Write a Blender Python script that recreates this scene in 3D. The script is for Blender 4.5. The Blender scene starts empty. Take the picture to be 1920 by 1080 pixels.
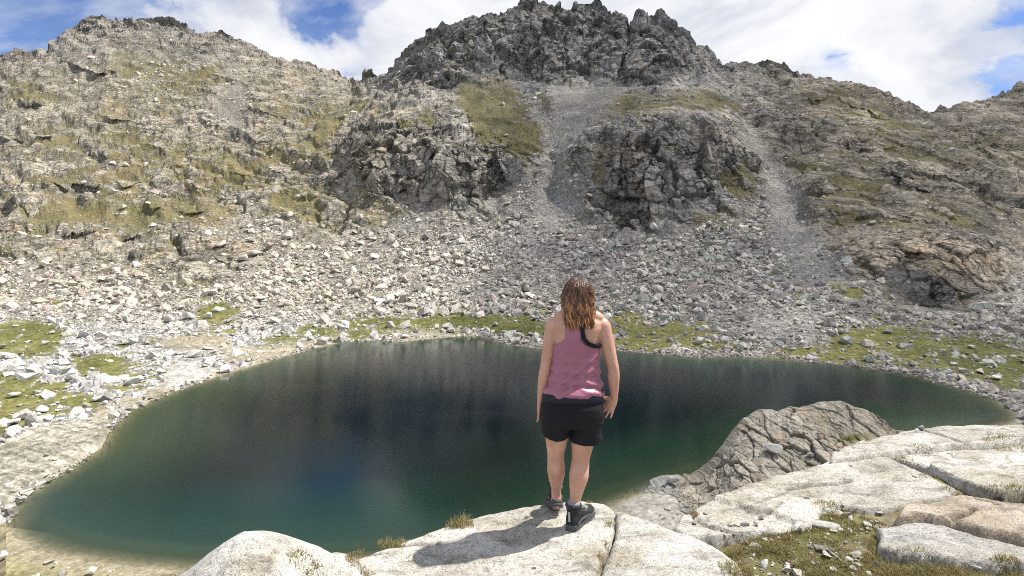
import bpy, bmesh, math, random
import numpy as np
from mathutils import Vector, Matrix

# ------------------------------------------------------------------ camera, sky, sun, exposure
SC = bpy.context.scene
COL = SC.collection
H = 30.0            # camera height above the lake (m)
F = 1000.0          # focal length in photo pixels (1920 wide)
HY = 460.0          # photo row of the horizon

cam_d = bpy.data.cameras.new('camera')
cam_d.sensor_width = 36.0
cam_d.lens = 36.0 * F / 1920.0
cam_d.shift_y = -(540.0 - HY) / 1920.0
cam_d.clip_start = 0.05
cam_d.clip_end = 6000.0
cam = bpy.data.objects.new('camera', cam_d)
cam.location = (0, 0, H)
cam.rotation_euler = (math.radians(90), 0, 0)
COL.objects.link(cam)
SC.camera = cam

SUN_DIR = Vector((0.500, 0.135, 0.855)).normalized()      # towards the sun
SUN_EL = math.asin(SUN_DIR.z)
SUN_AZ = math.atan2(SUN_DIR.x, SUN_DIR.y)                 # from +Y towards +X

sun_d = bpy.data.lights.new('sun', 'SUN')
sun_d.energy = 4.9
sun_d.angle = math.radians(0.53)
sun_d.color = (1.0, 0.955, 0.88)
sun = bpy.data.objects.new('sun', sun_d)
sun.rotation_euler = (-SUN_DIR).to_track_quat('-Z', 'Y').to_euler()
sun.location = (60, 20, 120)
COL.objects.link(sun)

vs = SC.view_settings
vs.view_transform = 'Standard'
vs.look = 'None'
vs.exposure = 0.56
vs.gamma = 1.0
vs.use_curve_mapping = False

SC.cycles.max_bounces = 5
SC.cycles.diffuse_bounces = 2
SC.cycles.glossy_bounces = 2
SC.cycles.transparent_max_bounces = 24
SC.cycles.adaptive_threshold = 0.015
SC.cycles.use_denoising = False
SC.cycles.filter_width = 1.0

world = bpy.data.worlds.new('World')
SC.world = world
world.use_nodes = True


class NT:
    """small helper for node trees"""
    def __init__(self, tree):
        self.t = tree
        tree.nodes.clear()

    def n(self, typ, **kw):
        nd = self.t.nodes.new(typ)
        for k, v in kw.items():
            if k == 'inp':
                for i, val in v.items():
                    nd.inputs[i].default_value = val
            else:
                setattr(nd, k, v)
        return nd

    def l(self, a, b):
        self.t.links.new(a, b)

    def math(self, op, a, b=None, c=None, clamp=False):
        nd = self.t.nodes.new('ShaderNodeMath')
        nd.operation = op
        nd.use_clamp = clamp
        for i, v in enumerate((a, b, c)):
            if v is None:
                continue
            if hasattr(v, 'is_linked') or hasattr(v, 'links'):
                self.t.links.new(v, nd.inputs[i])
            else:
                nd.inputs[i].default_value = v
        return nd.outputs[0]

    def mix(self, fac, a, b, blend='MIX'):
        nd = self.t.nodes.new('ShaderNodeMix')
        nd.data_type = 'RGBA'
        nd.blend_type = blend
        for sock, v in ((nd.inputs[0], fac), (nd.inputs[6], a), (nd.inputs[7], b)):
            if hasattr(v, 'links'):
                self.t.links.new(v, sock)
            elif isinstance(v, (int, float)):
                sock.default_value = v
            else:
                sock.default_value = (*v, 1.0) if len(v) == 3 else v
        return nd.outputs[2]

    def ramp(self, fac, stops, interp='LINEAR'):
        nd = self.t.nodes.new('ShaderNodeValToRGB')
        cr = nd.color_ramp
        cr.interpolation = interp
        while len(cr.elements) < len(stops):
            cr.elements.new(0.5)
        for e, (p, c) in zip(cr.elements, stops):
            e.position = p
            e.color = (c, c, c, 1) if isinstance(c, (int, float)) else (*c, 1)
        if fac is not None:
            self.t.links.new(fac, nd.inputs[0])
        return nd.outputs[0]

    def noise(self, vec, scale, detail=4, rough=0.55, dist=0.0):
        nd = self.t.nodes.new('ShaderNodeTexNoise')
        nd.inputs['Scale'].default_value = scale
        nd.inputs['Detail'].default_value = detail
        nd.inputs['Roughness'].default_value = rough
        nd.inputs['Distortion'].default_value = dist
        if vec is not None:
            self.t.links.new(vec, nd.inputs['Vector'])
        return nd.outputs[0]

    def mapping(self, vec, scale=(1, 1, 1), rot=(0, 0, 0), loc=(0, 0, 0)):
        nd = self.t.nodes.new('ShaderNodeMapping')
        nd.inputs['Scale'].default_value = scale
        nd.inputs['Rotation'].default_value = rot
        nd.inputs['Location'].default_value = loc
        self.t.links.new(vec, nd.inputs['Vector'])
        return nd.outputs[0]


def build_world():
    w = NT(world.node_tree)
    out = w.n('ShaderNodeOutputWorld')
    bg = w.n('ShaderNodeBackground', inp={'Strength': 0.095})
    w.l(bg.outputs[0], out.inputs[0])
    sky = w.n('ShaderNodeTexSky')
    sky.sky_type = 'NISHITA'
    sky.sun_disc = False
    sky.sun_elevation = SUN_EL
    sky.sun_rotation = SUN_AZ
    sky.altitude = 2400
    sky.air_density = 1.0
    sky.dust_density = 0.4
    sky.ozone_density = 1.5
    tc = w.n('ShaderNodeTexCoord')
    sep = w.n('ShaderNodeSeparateXYZ')
    w.l(tc.outputs['Generated'], sep.inputs[0])
    # clouds lie in a layer overhead: project the direction on a flat layer
    den = w.math('ADD', w.math('MAXIMUM', sep.outputs[2], 0.0), 0.36)
    u = w.math('DIVIDE', sep.outputs[0], den)
    v = w.math('DIVIDE', sep.outputs[1], den)
    cmb = w.n('ShaderNodeCombineXYZ')
    w.l(u, cmb.inputs[0]); w.l(v, cmb.inputs[1])
    p = cmb.outputs[0]
    big = w.noise(w.mapping(p, loc=(3.1, 1.7, 0)), 1.7, 9, 0.58, 0.15)
    dens = w.math('ADD', w.math('MULTIPLY', w.math('SUBTRACT', big, 0.5), 1.7), 0.575)
    # openings in the cloud deck where the photograph shows blue
    def hole(px, py, r, amt, fx=1.0):
        nonlocal dens
        d = Vector(((px - 960) / F, 1.0, (HY - py) / F)).normalized()
        vm = w.n('ShaderNodeVectorMath', operation='SUBTRACT')
        w.l(tc.outputs['Generated'], vm.inputs[0]); vm.inputs[1].default_value = d
        vs_ = w.n('ShaderNodeVectorMath', operation='MULTIPLY')
        w.l(vm.outputs[0], vs_.inputs[0]); vs_.inputs[1].default_value = (1.0 / fx, 1, 1.0)
        ln = w.n('ShaderNodeVectorMath', operation='LENGTH')
        w.l(vs_.outputs[0], ln.inputs[0])
        mr = w.n('ShaderNodeMapRange', interpolation_type='SMOOTHSTEP',
                 inp={1: 0.0, 2: r, 3: amt, 4: 0.0})
        w.l(ln.outputs['Value'], mr.inputs[0])
        dens = w.math('SUBTRACT', dens, mr.outputs[0])
    hole(960, 60, 1.5, -0.04, 1.0)
    hole(330, -270, 0.40, 0.30, 1.7)          # open blue above the left ridge, mirrored in the lake
    hole(0, 80, 0.17, 0.26, 1.2)
    hole(632, 12, 0.10, 0.24, 1.1)
    hole(1500, 98, 0.07, 0.10, 2.8)
    hole(1640, 125, 0.06, 0.03, 2.4)
    hole(1830, 95, 0.14, 0.12, 2.2)
    hole(420, 50, 0.16, -0.26, 1.5)
    hole(800, 70, 0.18, -0.26, 1.6)
    hole(1280, 30, 0.22, -0.20, 1.6)
    hole(1760, 185, 0.12, -0.22, 2.6)
    hole(1700, 0, 0.16, -0.12, 2.0)
    fine = w.noise(w.mapping(p, loc=(0.3, 5.2, 0)), 5.0, 6, 0.6, 0.4)
    dens = w.math('ADD', dens, w.math('MULTIPLY', w.math('SUBTRACT', fine, 0.5), 0.26))
    cover = w.ramp(dens, [(0.0, 0.0), (0.475, 0.0), (0.53, 0.8), (0.60, 1.0), (1.0, 1.0)], 'B_SPLINE')
    veil = w.ramp(w.noise(w.mapping(p, loc=(1.3, 4.4, 0), scale=(1, 2.2, 1), rot=(0, 0, .5)), 2.4, 6, .6, .6), [(.40, 0.0), (.62, .62)])
    cover = w.math('MAXIMUM', cover, veil)
    # cloud brightness: bright edges, greyer where thick
    thick = w.noise(w.mapping(p, loc=(7.3, 2.2, 0), scale=(1, 1.25, 1)), 2.6, 7, 0.58, 0.5)
    ccol = w.ramp(thick, [(0.30, (3.7, 4.0, 4.7)), (0.44, (5.1, 5.35, 5.95)), (0.54, (6.6, 6.7, 6.95)), (0.64, (7.4, 7.4, 7.4))])
    skyc = w.mix(1.0, sky.outputs[0], (0.62, 0.84, 1.16), 'MULTIPLY')
    final = w.mix(cover, skyc, ccol)
    w.l(final, bg.inputs[0])


build_world()

# ------------------------------------------------------------------ naming helpers
def tag(o, label=None, cat=None, group=None, kind=None):
    if label: o['label'] = label
    if cat: o['category'] = cat
    if group: o['group'] = group
    if kind: o['kind'] = kind
    return o


def link(name, me, mat=None, parent=None):
    o = bpy.data.objects.new(name, me)
    COL.objects.link(o)
    if mat is not None and len(me.materials) == 0:
        me.materials.append(mat)
    if parent is not None:
        o.parent = parent
    return o


def empty(name, loc=(0, 0, 0)):
    o = bpy.data.objects.new(name, None)
    o.empty_display_size = 0.1
    o.location = loc
    COL.objects.link(o)
    return o


def mesh_np(name, V, Fc, col=None, smooth=False):
    """mesh from numpy arrays; Fc is (n,3) or (n,4); col per vertex (n,3)"""
    me = bpy.data.meshes.new(name)
    V = np.ascontiguousarray(V, dtype=np.float32)
    Fc = np.ascontiguousarray(Fc, dtype=np.int32)
    k = Fc.shape[1]
    me.vertices.add(len(V)); me.vertices.foreach_set('co', V.ravel())
    me.loops.add(Fc.size); me.loops.foreach_set('vertex_index', Fc.ravel())
    me.polygons.add(len(Fc))
    me.polygons.foreach_set('loop_start', np.arange(0, Fc.size, k, dtype=np.int32))
    if smooth:
        me.polygons.foreach_set('use_smooth', np.ones(len(Fc), dtype=bool))
    me.update(calc_edges=True)
    if not smooth:
        me.polygons.foreach_set('use_smooth', np.zeros(len(Fc), dtype=bool))
    if col is not None:
        a = me.color_attributes.new('col', 'FLOAT_COLOR', 'POINT')
        c4 = np.ones((len(V), 4), dtype=np.float32); c4[:, :col.shape[1]] = col
        a.data.foreach_set('color', c4.ravel())
    return me


# ------------------------------------------------------------------ numpy noise
def _h(ix, iy, iz, seed):
    M = np.uint32
    h = (ix.astype(np.int64) * 374761393 + iy.astype(np.int64) * 668265263 + iz.astype(np.int64) * 2147483647 + seed * 974634777)
    h = (h & 0xffffffff).astype(M)
    h ^= h >> M(15); h *= M(2246822519); h ^= h >> M(13); h *= M(3266489917); h ^= h >> M(16)
    return h


def _hf(h):
    return h.astype(np.float32) * np.float32(1.0 / 4294967295.0)


def vnoise(P, seed=0):
    """value noise in [-1,1]; P (n,3)"""
    i = np.floor(P); f = (P - i).astype(np.float32); i = i.astype(np.int64)
    f = f * f * f * (f * (f * 6 - 15) + 10)
    r = 0
    for dx in (0, 1):
        wx = f[:, 0] if dx else 1 - f[:, 0]
        for dy in (0, 1):
            wy = f[:, 1] if dy else 1 - f[:, 1]
            for dz in (0, 1):
                wz = f[:, 2] if dz else 1 - f[:, 2]
                r = r + wx * wy * wz * _hf(_h(i[:, 0] + dx, i[:, 1] + dy, i[:, 2] + dz, seed))
    return r * 2 - 1


_R = np.array([[0.36, 0.48, -0.8], [-0.8, 0.6, 0.0], [0.48, 0.64, 0.6]], dtype=np.float64)


def fbm(P, octs=5, seed=0, gain=0.5, ridged=False):
    a = 1.0; s = 0.0; t = 0.0; Q = P.astype(np.float64)
    for o in range(octs):
        n = vnoise(Q, seed + o)
        if ridged:
            n = 1 - 2 * np.abs(n)
        s = s + a * n; t += a; a *= gain
        Q = Q @ _R * 2.03 + 11.7
    return s / t


def facets(P, seed=0, tilt=1.0):
    """blocky cells: returns (height approx -1..1, cell random 0..1, edge distance)"""
    b = np.floor(P - 0.5).astype(np.int64)
    n = len(P)
    F1 = np.full(n, 9e9, dtype=np.float32); F2 = F1.copy()
    hb = np.zeros(n, dtype=np.uint32); off = np.zeros((n, 3), dtype=np.float32)
    M = np.uint32
    for dx in (0, 1):
        for dy in (0, 1):
            for dz in (0, 1):
                cx, cy, cz = b[:, 0] + dx, b[:, 1] + dy, b[:, 2] + dz
                h = _h(cx, cy, cz, seed)
                j0 = ((h & M(1023)).astype(np.float32) / 1023 - .5) * .8 + .5
                j1 = (((h >> M(10)) & M(1023)).astype(np.float32) / 1023 - .5) * .8 + .5
                j2 = (((h >> M(20)) & M(1023)).astype(np.float32) / 1023 - .5) * .8 + .5
                o0 = (P[:, 0] - cx).astype(np.float32) - j0
                o1 = (P[:, 1] - cy).astype(np.float32) - j1
                o2 = (P[:, 2] - cz).astype(np.float32) - j2
                d = o0 * o0 + o1 * o1 + o2 * o2
                m = d < F1
                F2 = np.where(m, F1, np.minimum(F2, d))
                F1 = np.where(m, d, F1)
                hb = np.where(m, h, hb)
                off[:, 0] = np.where(m, o0, off[:, 0]); off[:, 1] = np.where(m, o1, off[:, 1]); off[:, 2] = np.where(m, o2, off[:, 2])
    h2 = hb * M(2654435761); h2 ^= h2 >> M(15)
    g0 = (h2 & M(1023)).astype(np.float32) / 511.5 - 1
    g1 = ((h2 >> M(10)) & M(1023)).astype(np.float32) / 511.5 - 1
    g2 = ((h2 >> M(20)) & M(1023)).astype(np.float32) / 511.5 - 1
    h3 = h2 * M(3266489917); h3 ^= h3 >> M(16)
    r = _hf(h3)
    hgt = (r * 2 - 1) * .55 + tilt * (g0 * off[:, 0] + g1 * off[:, 1] + g2 * off[:, 2])
    return hgt, r, np.sqrt(F2) - np.sqrt(F1)


def blur1(a, s, axis):
    r = max(1, int(s * 3)); k = np.exp(-0.5 * (np.arange(-r, r + 1) / s) ** 2); k /= k.sum()
    pad = [(0, 0)] * a.ndim; pad[axis] = (r, r)
    ap = np.pad(a, pad, mode='edge')
    out = np.zeros_like(a)
    for i, w_ in enumerate(k):
        sl = [slice(None)] * a.ndim; sl[axis] = slice(i, i + a.shape[axis])
        out += w_ * ap[tuple(sl)]
    return out


def in_poly(x, y, poly):
    c = np.zeros(x.shape, dtype=bool)
    n = len(poly)
    for i in range(n):
        x0, y0 = poly[i]; x1, y1 = poly[(i + 1) % n]
        if y0 == y1:
            continue
        cond = ((y0 > y) != (y1 > y)) & (x < (x1 - x0) * (y - y0) / (y1 - y0) + x0)
        c ^= cond
    return c


def seg_dist(x, y, pts, closed=True):
    d = np.full(x.shape, 1e18)
    n = len(pts)
    for i in range(n if closed else n - 1):
        x0, y0 = pts[i]; x1, y1 = pts[(i + 1) % n]
        ex, ey = x1 - x0, y1 - y0
        t = np.clip(((x - x0) * ex + (y - y0) * ey) / (ex * ex + ey * ey + 1e-12), 0, 1)
        d = np.minimum(d, (x - x0 - t * ex) ** 2 + (y - y0 - t * ey) ** 2)
    return np.sqrt(d)


def sstep(a, b, x):
    t = np.clip((x - a) / (b - a), 0, 1)
    return t * t * (3 - 2 * t)


def px_lake(px, py, z=0.0):
    """photo pixel on a level plane -> world"""
    Y = (H - z) * F / (py - HY)
    return ((px - 960) / F * Y, Y)


# ------------------------------------------------------------------ materials
def principled(nt, **kw):
    b = nt.n('ShaderNodeBsdfPrincipled')
    o = nt.n('ShaderNodeOutputMaterial')
    nt.l(b.outputs[0], o.inputs[0])
    for k, v in kw.items():
        b.inputs[k].default_value = v
    return b


def newmat(name):
    m = bpy.data.materials.new(name)
    m.use_nodes = True
    return m, NT(m.node_tree)


def mat_simple(name, color, rough=0.7, var=0.12, scale=30, bump=0.0, bscale=80, spec=0.3, sheen=0.0):
    m, t = newmat(name)
    b = principled(t, Roughness=rough)
    b.inputs['Specular IOR Level'].default_value = spec
    tc = t.n('ShaderNodeTexCoord')
    nz = t.noise(tc.outputs['Object'], scale, 5, .6)
    lo = tuple(max(0, c * (1 - var * 2)) for c in color); hi = tuple(c * (1 + var * 2) for c in color)
    t.l(t.mix(nz, lo, hi), b.inputs['Base Color'])
    if bump:
        bp = t.n('ShaderNodeBump', inp={'Strength': bump, 'Distance': 0.01})
        t.l(t.noise(tc.outputs['Object'], bscale, 5, .6), bp.inputs['Height'])
        t.l(bp.outputs[0], b.inputs['Normal'])
    if sheen:
        b.inputs['Sheen Weight'].default_value = sheen
    return m


def make_terrain_mat(name, s1=0.55, s2=2.2, bump=0.9, dist=0.9, strata=0.0):
    """colour comes from the surface's own colour attribute, broken up by fine grain and stones"""
    m, t = newmat(name)
    b = principled(t, Roughness=0.92)
    b.inputs['Specular IOR Level'].default_value = 0.15
    tc = t.n('ShaderNodeTexCoord')
    at = t.n('ShaderNodeAttribute', attribute_name='col')
    n1 = t.noise(tc.outputs['Object'], s1, 5, .68)
    n2 = t.noise(tc.outputs['Object'], s2, 4, .6)
    vor = t.n('ShaderNodeTexVoronoi', inp={'Scale': s1 * 1.6, 'Randomness': 1.0})
    t.l(tc.outputs['Object'], vor.inputs['Vector'])
    f = t.ramp(n1, [(0.28, 0.66), (0.5, 1.0), (0.72, 1.30)])
    c = t.mix(1.0, at.outputs['Color'], f, 'MULTIPLY')
    sepc = t.n('ShaderNodeSeparateColor'); t.l(vor.outputs['Color'], sepc.inputs[0])
    g = t.ramp(sepc.outputs[0], [(0.0, 0.78), (1.0, 1.22)])
    c = t.mix(1.0, c, g, 'MULTIPLY')
    if strata:
        # bedding: thin layers dipping to the right, broken by warping
        sn = t.noise(t.mapping(tc.outputs['Object'], scale=(.16, .16, 1.0), rot=(0, -math.radians(20), 0)), .55, 5, .66, .6)
        sn2 = t.noise(t.mapping(tc.outputs['Object'], scale=(.35, .35, 1.0), rot=(0, math.radians(28), 0)), 1.3, 4, .65, .5)
        sf = t.ramp(sn, [(0.30, .50), (0.44, .92), (0.54, 1.06), (0.70, 1.30)])
        sf2 = t.ramp(sn2, [(0.33, .58), (0.43, 1.0), (0.7, 1.15)])
        # joints: net of cracks, the shade of open gaps put into the colour
        dn = t.n('ShaderNodeTexNoise', inp={'Scale': .22, 'Detail': 2.0}); t.l(tc.outputs['Object'], dn.inputs['Vector'])
        va = t.n('ShaderNodeVectorMath', operation='MULTIPLY_ADD'); t.l(dn.outputs['Color'], va.inputs[0]); va.inputs[1].default_value = (5, 5, 5); t.l(tc.outputs['Object'], va.inputs[2])
        net = None
        for sc_, rot, wd in (((.055, .055, .15), -20, .07), ((.17, .13, .12), 35, .055), ((.22, .22, .55), -20, .10)):
            ve = t.n('ShaderNodeTexVoronoi', feature='DISTANCE_TO_EDGE', inp={'Scale': 1.0})
            t.l(t.mapping(va.outputs[0], scale=sc_, rot=(0, math.radians(rot), 0)), ve.inputs['Vector'])
            r_ = t.ramp(ve.outputs['Distance'], [(0.0, .22), (wd * .45, .55), (wd, 1.0)])
            net = r_ if net is None else t.mix(1.0, net, r_, 'MULTIPLY')
        gate = t.ramp(t.noise(tc.outputs['Object'], .045, 4, .6), [(.38, .15), (.6, 1.0)])
        net = t.mix(gate, (1, 1, 1), net)
        fac = t.math('MULTIPLY', at.outputs['Alpha'], strata)
        c = t.mix(fac, c, t.mix(1.0, t.mix(1.0, t.mix(1.0, c, sf, 'MULTIPLY'), sf2, 'MULTIPLY'), net, 'MULTIPLY'))
    t.l(c, b.inputs['Base Color'])
    hsum = t.math('ADD', t.math('MULTIPLY', n1, 1.0), t.math('MULTIPLY', vor.outputs['Distance'], 0.5))
    bp = t.n('ShaderNodeBump', inp={'Strength': bump, 'Distance': dist})
    if strata:
        hsum = t.math('ADD', hsum, t.math('MULTIPLY', t.math('ADD', sn, sn2), t.math('MULTIPLY', at.outputs['Alpha'], 1.3)))
    t.l(hsum, bp.inputs['Height'])
    t.l(bp.outputs[0], b.inputs['Normal'])
    return m


MAT_TERRAIN = make_terrain_mat('mountain_rock', 0.6, 2.2, 0.8, 1.2, strata=1.0)
# ------------------------------------------------------------------ far terrain: shore, scree, mountains
SHORE = [(-380, 1000), (-40, 1000), (8, 985), (15, 975), (30, 940), (100, 895), (190, 840), (207, 805), (240, 770), (330, 731), (430, 698), (560, 660),
         (640, 641), (700, 639), (760, 640), (810, 635), (850, 631), (900, 630), (950, 645), (1000, 652), (1100, 653), (1160, 656),
         (1300, 670), (1400, 668), (1500, 676), (1600, 686), (1700, 700), (1800, 725), (1870, 750), (1905, 776), (1930, 800), (2300, 900)]
SKYLINE = [(-380, 60), (-200, 150), (-60, 112), (0, 105), (30, 98), (90, 96), (95, 78), (112, 70), (130, 60), (145, 48), (163, 33), (200, 34), (225, 42), (240, 36), (262, 40),
           (280, 34), (300, 31), (325, 33), (345, 48), (370, 65), (385, 62), (415, 57), (440, 70), (465, 82), (490, 93), (505, 106),
           (530, 115), (545, 120), (552, 116), (575, 118), (600, 127), (640, 143), (655, 154), (675, 152), (695, 130), (708, 143), (725, 132),
           (740, 122), (755, 100), (770, 88), (790, 70), (810, 57), (830, 42), (850, 50), (880, 36), (920, 32), (940, 28), (960, 14),
           (972, 2), (986, -16), (998, -10), (1012, 4), (1030, 16), (1045, 10), (1065, 24), (1080, 14), (1100, 12), (1118, -6), (1132, 8), (1150, 26),
           (1170, 36), (1183, 56), (1195, 24), (1210, 32), (1225, 34), (1240, 17), (1255, 36), (1275, 48), (1290, 62), (1300, 80),
           (1320, 95), (1345, 113), (1375, 122), (1410, 121), (1430, 114), (1455, 118), (1470, 122), (1485, 136), (1510, 150),
           (1550, 156), (1598, 155), (1603, 166), (1630, 171), (1680, 184), (1690, 193), (1710, 192), (1740, 208), (1765, 207), (1790, 199), (1815, 196),
           (1840, 198), (1870, 181), (1900, 166), (1920, 157), (2050, 95), (2300, 60)]
TABLE = {
    -380: [(900, 68), (800, 88), (700, 124), (640, 160), (600, 190), (540, 235), (460, 300), (380, 380), (300, 470), (200, 610), (150, 700), (60, 800)],
    0: [(900, 68), (800, 88), (700, 124), (640, 160), (600, 190), (540, 235), (460, 300), (380, 380), (300, 470), (200, 610), (150, 700), (105, 790)],
    200: [(750, 103), (700, 124), (640, 161), (600, 195), (540, 240), (460, 305), (380, 385), (300, 480), (200, 620), (120, 740), (34, 880)],
    400: [(660, 148), (620, 178), (580, 205), (520, 245), (460, 290), (380, 370), (300, 460), (220, 570), (150, 680), (58, 860)],
    600: [(610, 185), (580, 205), (520, 240), (460, 280), (400, 330), (350, 370), (290, 415), (220, 540), (180, 640), (127, 800)],
    660: [(610, 187), (580, 205), (520, 240), (460, 278), (400, 318), (380, 332), (270, 372), (220, 480), (190, 570), (152, 760)],
    720: [(600, 190), (520, 238), (460, 275), (400, 310), (385, 318), (265, 350), (230, 410), (180, 510), (130, 620)],
    850: [(600, 190), (520, 233), (460, 263), (400, 292), (390, 298), (270, 328), (240, 365), (200, 405), (160, 450), (48, 530)],
    1000: [(600, 190), (500, 235), (400, 283), (350, 307), (270, 328), (250, 355), (200, 410), (155, 465), (80, 510), (0, 555)],
    1100: [(600, 188), (500, 233), (450, 256), (400, 279), (350, 291), (260, 306), (220, 342), (180, 406), (150, 455), (80, 505), (10, 550)],
    1200: [(600, 185), (500, 232), (460, 252), (440, 258), (255, 292), (222, 325), (175, 392), (150, 430), (40, 505), (28, 530)],
    1300: [(600, 180), (500, 228), (450, 250), (430, 257), (250, 292), (222, 325), (175, 392), (150, 430), (80, 505)],
    1400: [(600, 175), (500, 225), (420, 262), (370, 285), (280, 325), (210, 400), (150, 470), (122, 520)],
    1500: [(600, 172), (500, 220), (420, 258), (350, 300), (280, 345), (210, 420), (152, 500)],
    1600: [(600, 172), (520, 200), (500, 206), (450, 222), (400, 255), (300, 325), (230, 400), (160, 490)],
    1700: [(600, 172), (565, 186), (470, 199), (445, 218), (400, 255), (300, 330), (230, 410), (192, 480)],
    1800: [(640, 150), (580, 182), (490, 194), (455, 214), (400, 262), (300, 345), (240, 430), (199, 520)],
    1870: [(640, 152), (560, 190), (500, 208), (455, 240), (380, 305), (300, 370), (230, 470), (181, 570)],
    1920: [(700, 125), (640, 152), (560, 193), (460, 250), (380, 310), (300, 380), (200, 520), (157, 620)],
    2300: [(800, 90), (700, 130), (600, 185), (460, 270), (300, 420), (150, 600), (60, 700)],
}


def interp_pts(pts, x):
    a = np.array(pts, dtype=float)
    return np.interp(x, a[:, 0], a[:, 1])


def build_grid():
    xs = np.concatenate([np.linspace(-380, -20, 90, endpoint=False), np.linspace(-20, 1940, 1260, endpoint=False), np.linspace(1940, 2300, 91)])
    NV = 520
    v = np.linspace(0, 1, NV)
    cols = sorted(TABLE)
    vk = np.linspace(0, 1, 260)
    yk_ = np.linspace(1010, 380, 316)
    LR, LY = [], []
    for cx in cols:
        ys = float(interp_pts(SHORE, cx)); yk = float(interp_pts(SKYLINE, cx))
        kn = [(ys, H * F / (ys - HY))] + [k for k in TABLE[cx] if k[0] < ys - 4 and k[0] > yk + 1]
        kn.append((yk, TABLE[cx][-1][1]))
        a = np.array(kn)
        vv = (ys - a[:, 0]) / (ys - yk)
        LR.append(np.interp(vk, vv, np.log(a[:, 1])))
        flat = [(y_, H * F / (y_ - HY)) for y_ in (1010, 950, 900, 850, 800, 760, 730, 700, 680, 660, 640) if y_ > ys + 6]
        b = np.array(flat + kn)[::-1]
        LY.append(np.interp(yk_, b[:, 0], np.log(b[:, 1])))
    LR = blur1(np.array(LR), 3.0, 1)                    # columns x v
    LY = blur1(np.array(LY), 3.0, 1)
    xi = np.linspace(-380, 2300, 700)
    L2 = blur1(np.array([np.interp(xi, cols, LR[:, k]) for k in range(len(vk))]).T, 9.0, 0)
    LY2 = blur1(np.array([np.interp(xi, cols, LY[:, k]) for k in range(len(yk_))]).T, 9.0, 0)
    tmp = np.array([np.interp(xs, xi, L2[:, k]) for k in range(len(vk))]).T
    tmy = np.array([np.interp(xs, xi, LY2[:, k]) for k in range(len(yk_))]).T
    ysh = interp_pts(SHORE, xs)
    ysk = interp_pts(SKYLINE, xs)
    ysm = blur1(ysk, 24.0, 0)
    y = ysh[:, None] + (ysm - ysh)[:, None] * v[None, :] + (ysk - ysm)[:, None] * sstep(.88, 1.0, v)[None, :]
    out = np.empty((len(xs), NV))
    YS_ = np.interp(xs, cols, [float(interp_pts(SHORE, c)) for c in cols]); YK_ = np.interp(xs, cols, [float(interp_pts(SKYLINE, c)) for c in cols])
    for i in range(len(xs)):
        hi_ = np.interp((YS_[i] - y[i]) / (YS_[i] - YK_[i]), vk, tmp[i])
        lo_ = np.interp(-y[i], -yk_, tmy[i])
        w_ = sstep(540, 420, y[i])
        out[i] = hi_ * w_ + lo_ * (1 - w_)
    lsh = np.log(H * F / (ysh - HY))
    corr = (lsh - out[:, 0])
    out = out + corr[:, None] * np.exp(-((ysh[:, None] - y) / 26.0) ** 2)
    X2 = np.repeat(xs[:, None], NV, 1)
    return xs, v, X2, y, np.exp(out), ysh, ysk


XS, VV, GX, GY, GR, YSH, YSK = build_grid()

# large forms: buttresses come forward, gullies cut back
def bump_at(cx, cy, sx, sy, amt):
    global GR
    GR = GR * (1 - amt * np.exp(-((GX - cx) / sx) ** 2 - ((GY - cy) / sy) ** 2))


bump_at(1270, 330, 80, 80, 0.028)
bump_at(880, 320, 90, 50, 0.03)
bump_at(700, 320, 40, 60, 0.035)
bump_at(1000, 60, 45, 60, 0.03)
bump_at(1240, 80, 45, 60, 0.045)
bump_at(870, 90, 60, 50, 0.02)
bump_at(1560, 280, 60, 60, 0.03)
bump_at(1850, 330, 60, 80, 0.03)
bump_at(250, 250, 90, 40, 0.03)
bump_at(120, 330, 120, 30, 0.02)
bump_at(480, 180, 90, 40, 0.03)
GUL = [([(985, 150), (1010, 215), (1035, 280), (1045, 350), (1045, 400)], 24, 0.022),
       ([(1110, 160), (1080, 230), (1060, 280), (1050, 350)], 22, 0.012),
       ([(1355, 140), (1390, 220), (1425, 290), (1460, 350), (1500, 420)], 26, 0.04),
       ([(1180, 40), (1178, 100), (1165, 150)], 12, 0.03),
       ([(640, 240), (632, 290), (645, 330)], 14, 0.025),
       ([(940, 340), (920, 400), (880, 440)], 20, 0.02),
       ([(700, 150), (640, 200)], 20, 0.02)]
for pts, wd, amt in GUL:
    d = seg_dist(GX, GY, pts, closed=False)
    GR = GR * (1 + amt * np.exp(-(d / wd) ** 2))

# ledges: rock steps that stand forward and end in a short steep face
LEDGES = [[(140, 285), (220, 300), (300, 318), (400, 312)], [(-20, 250), (60, 262), (120, 258)], [(60, 340), (180, 352), (300, 345)], [(320, 120), (420, 150), (520, 170)], [(430, 250), (520, 262), (600, 255)],
          [(180, 215), (260, 235), (330, 228)], [(-20, 180), (60, 195), (110, 190)], [(400, 325), (480, 335), (560, 330)], [(100, 440), (200, 452), (280, 446)], [(-20, 470), (90, 485), (170, 490)], [(380, 480), (430, 488), (470, 482)],
          [(110, 110), (170, 128), (240, 140)], [(450, 200), (540, 216), (620, 205)], [(560, 300), (610, 318), (640, 312)], [(250, 392), (330, 400), (400, 392)], [(20, 390), (60, 398), (110, 394)],
          [(1560, 260), (1640, 285), (1720, 280)], [(1700, 345), (1800, 360), (1880, 352)], [(1440, 245), (1500, 270), (1560, 292)], [(1780, 250), (1850, 270), (1920, 275)], [(1500, 180), (1580, 200), (1660, 215)],
          [(1520, 395), (1600, 425), (1650, 430)], [(1650, 400), (1740, 415), (1820, 410)], [(780, 215), (850, 232), (900, 226)], [(1130, 250), (1200, 238), (1270, 236)], [(1600, 320), (1680, 335), (1740, 330)]]
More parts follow.
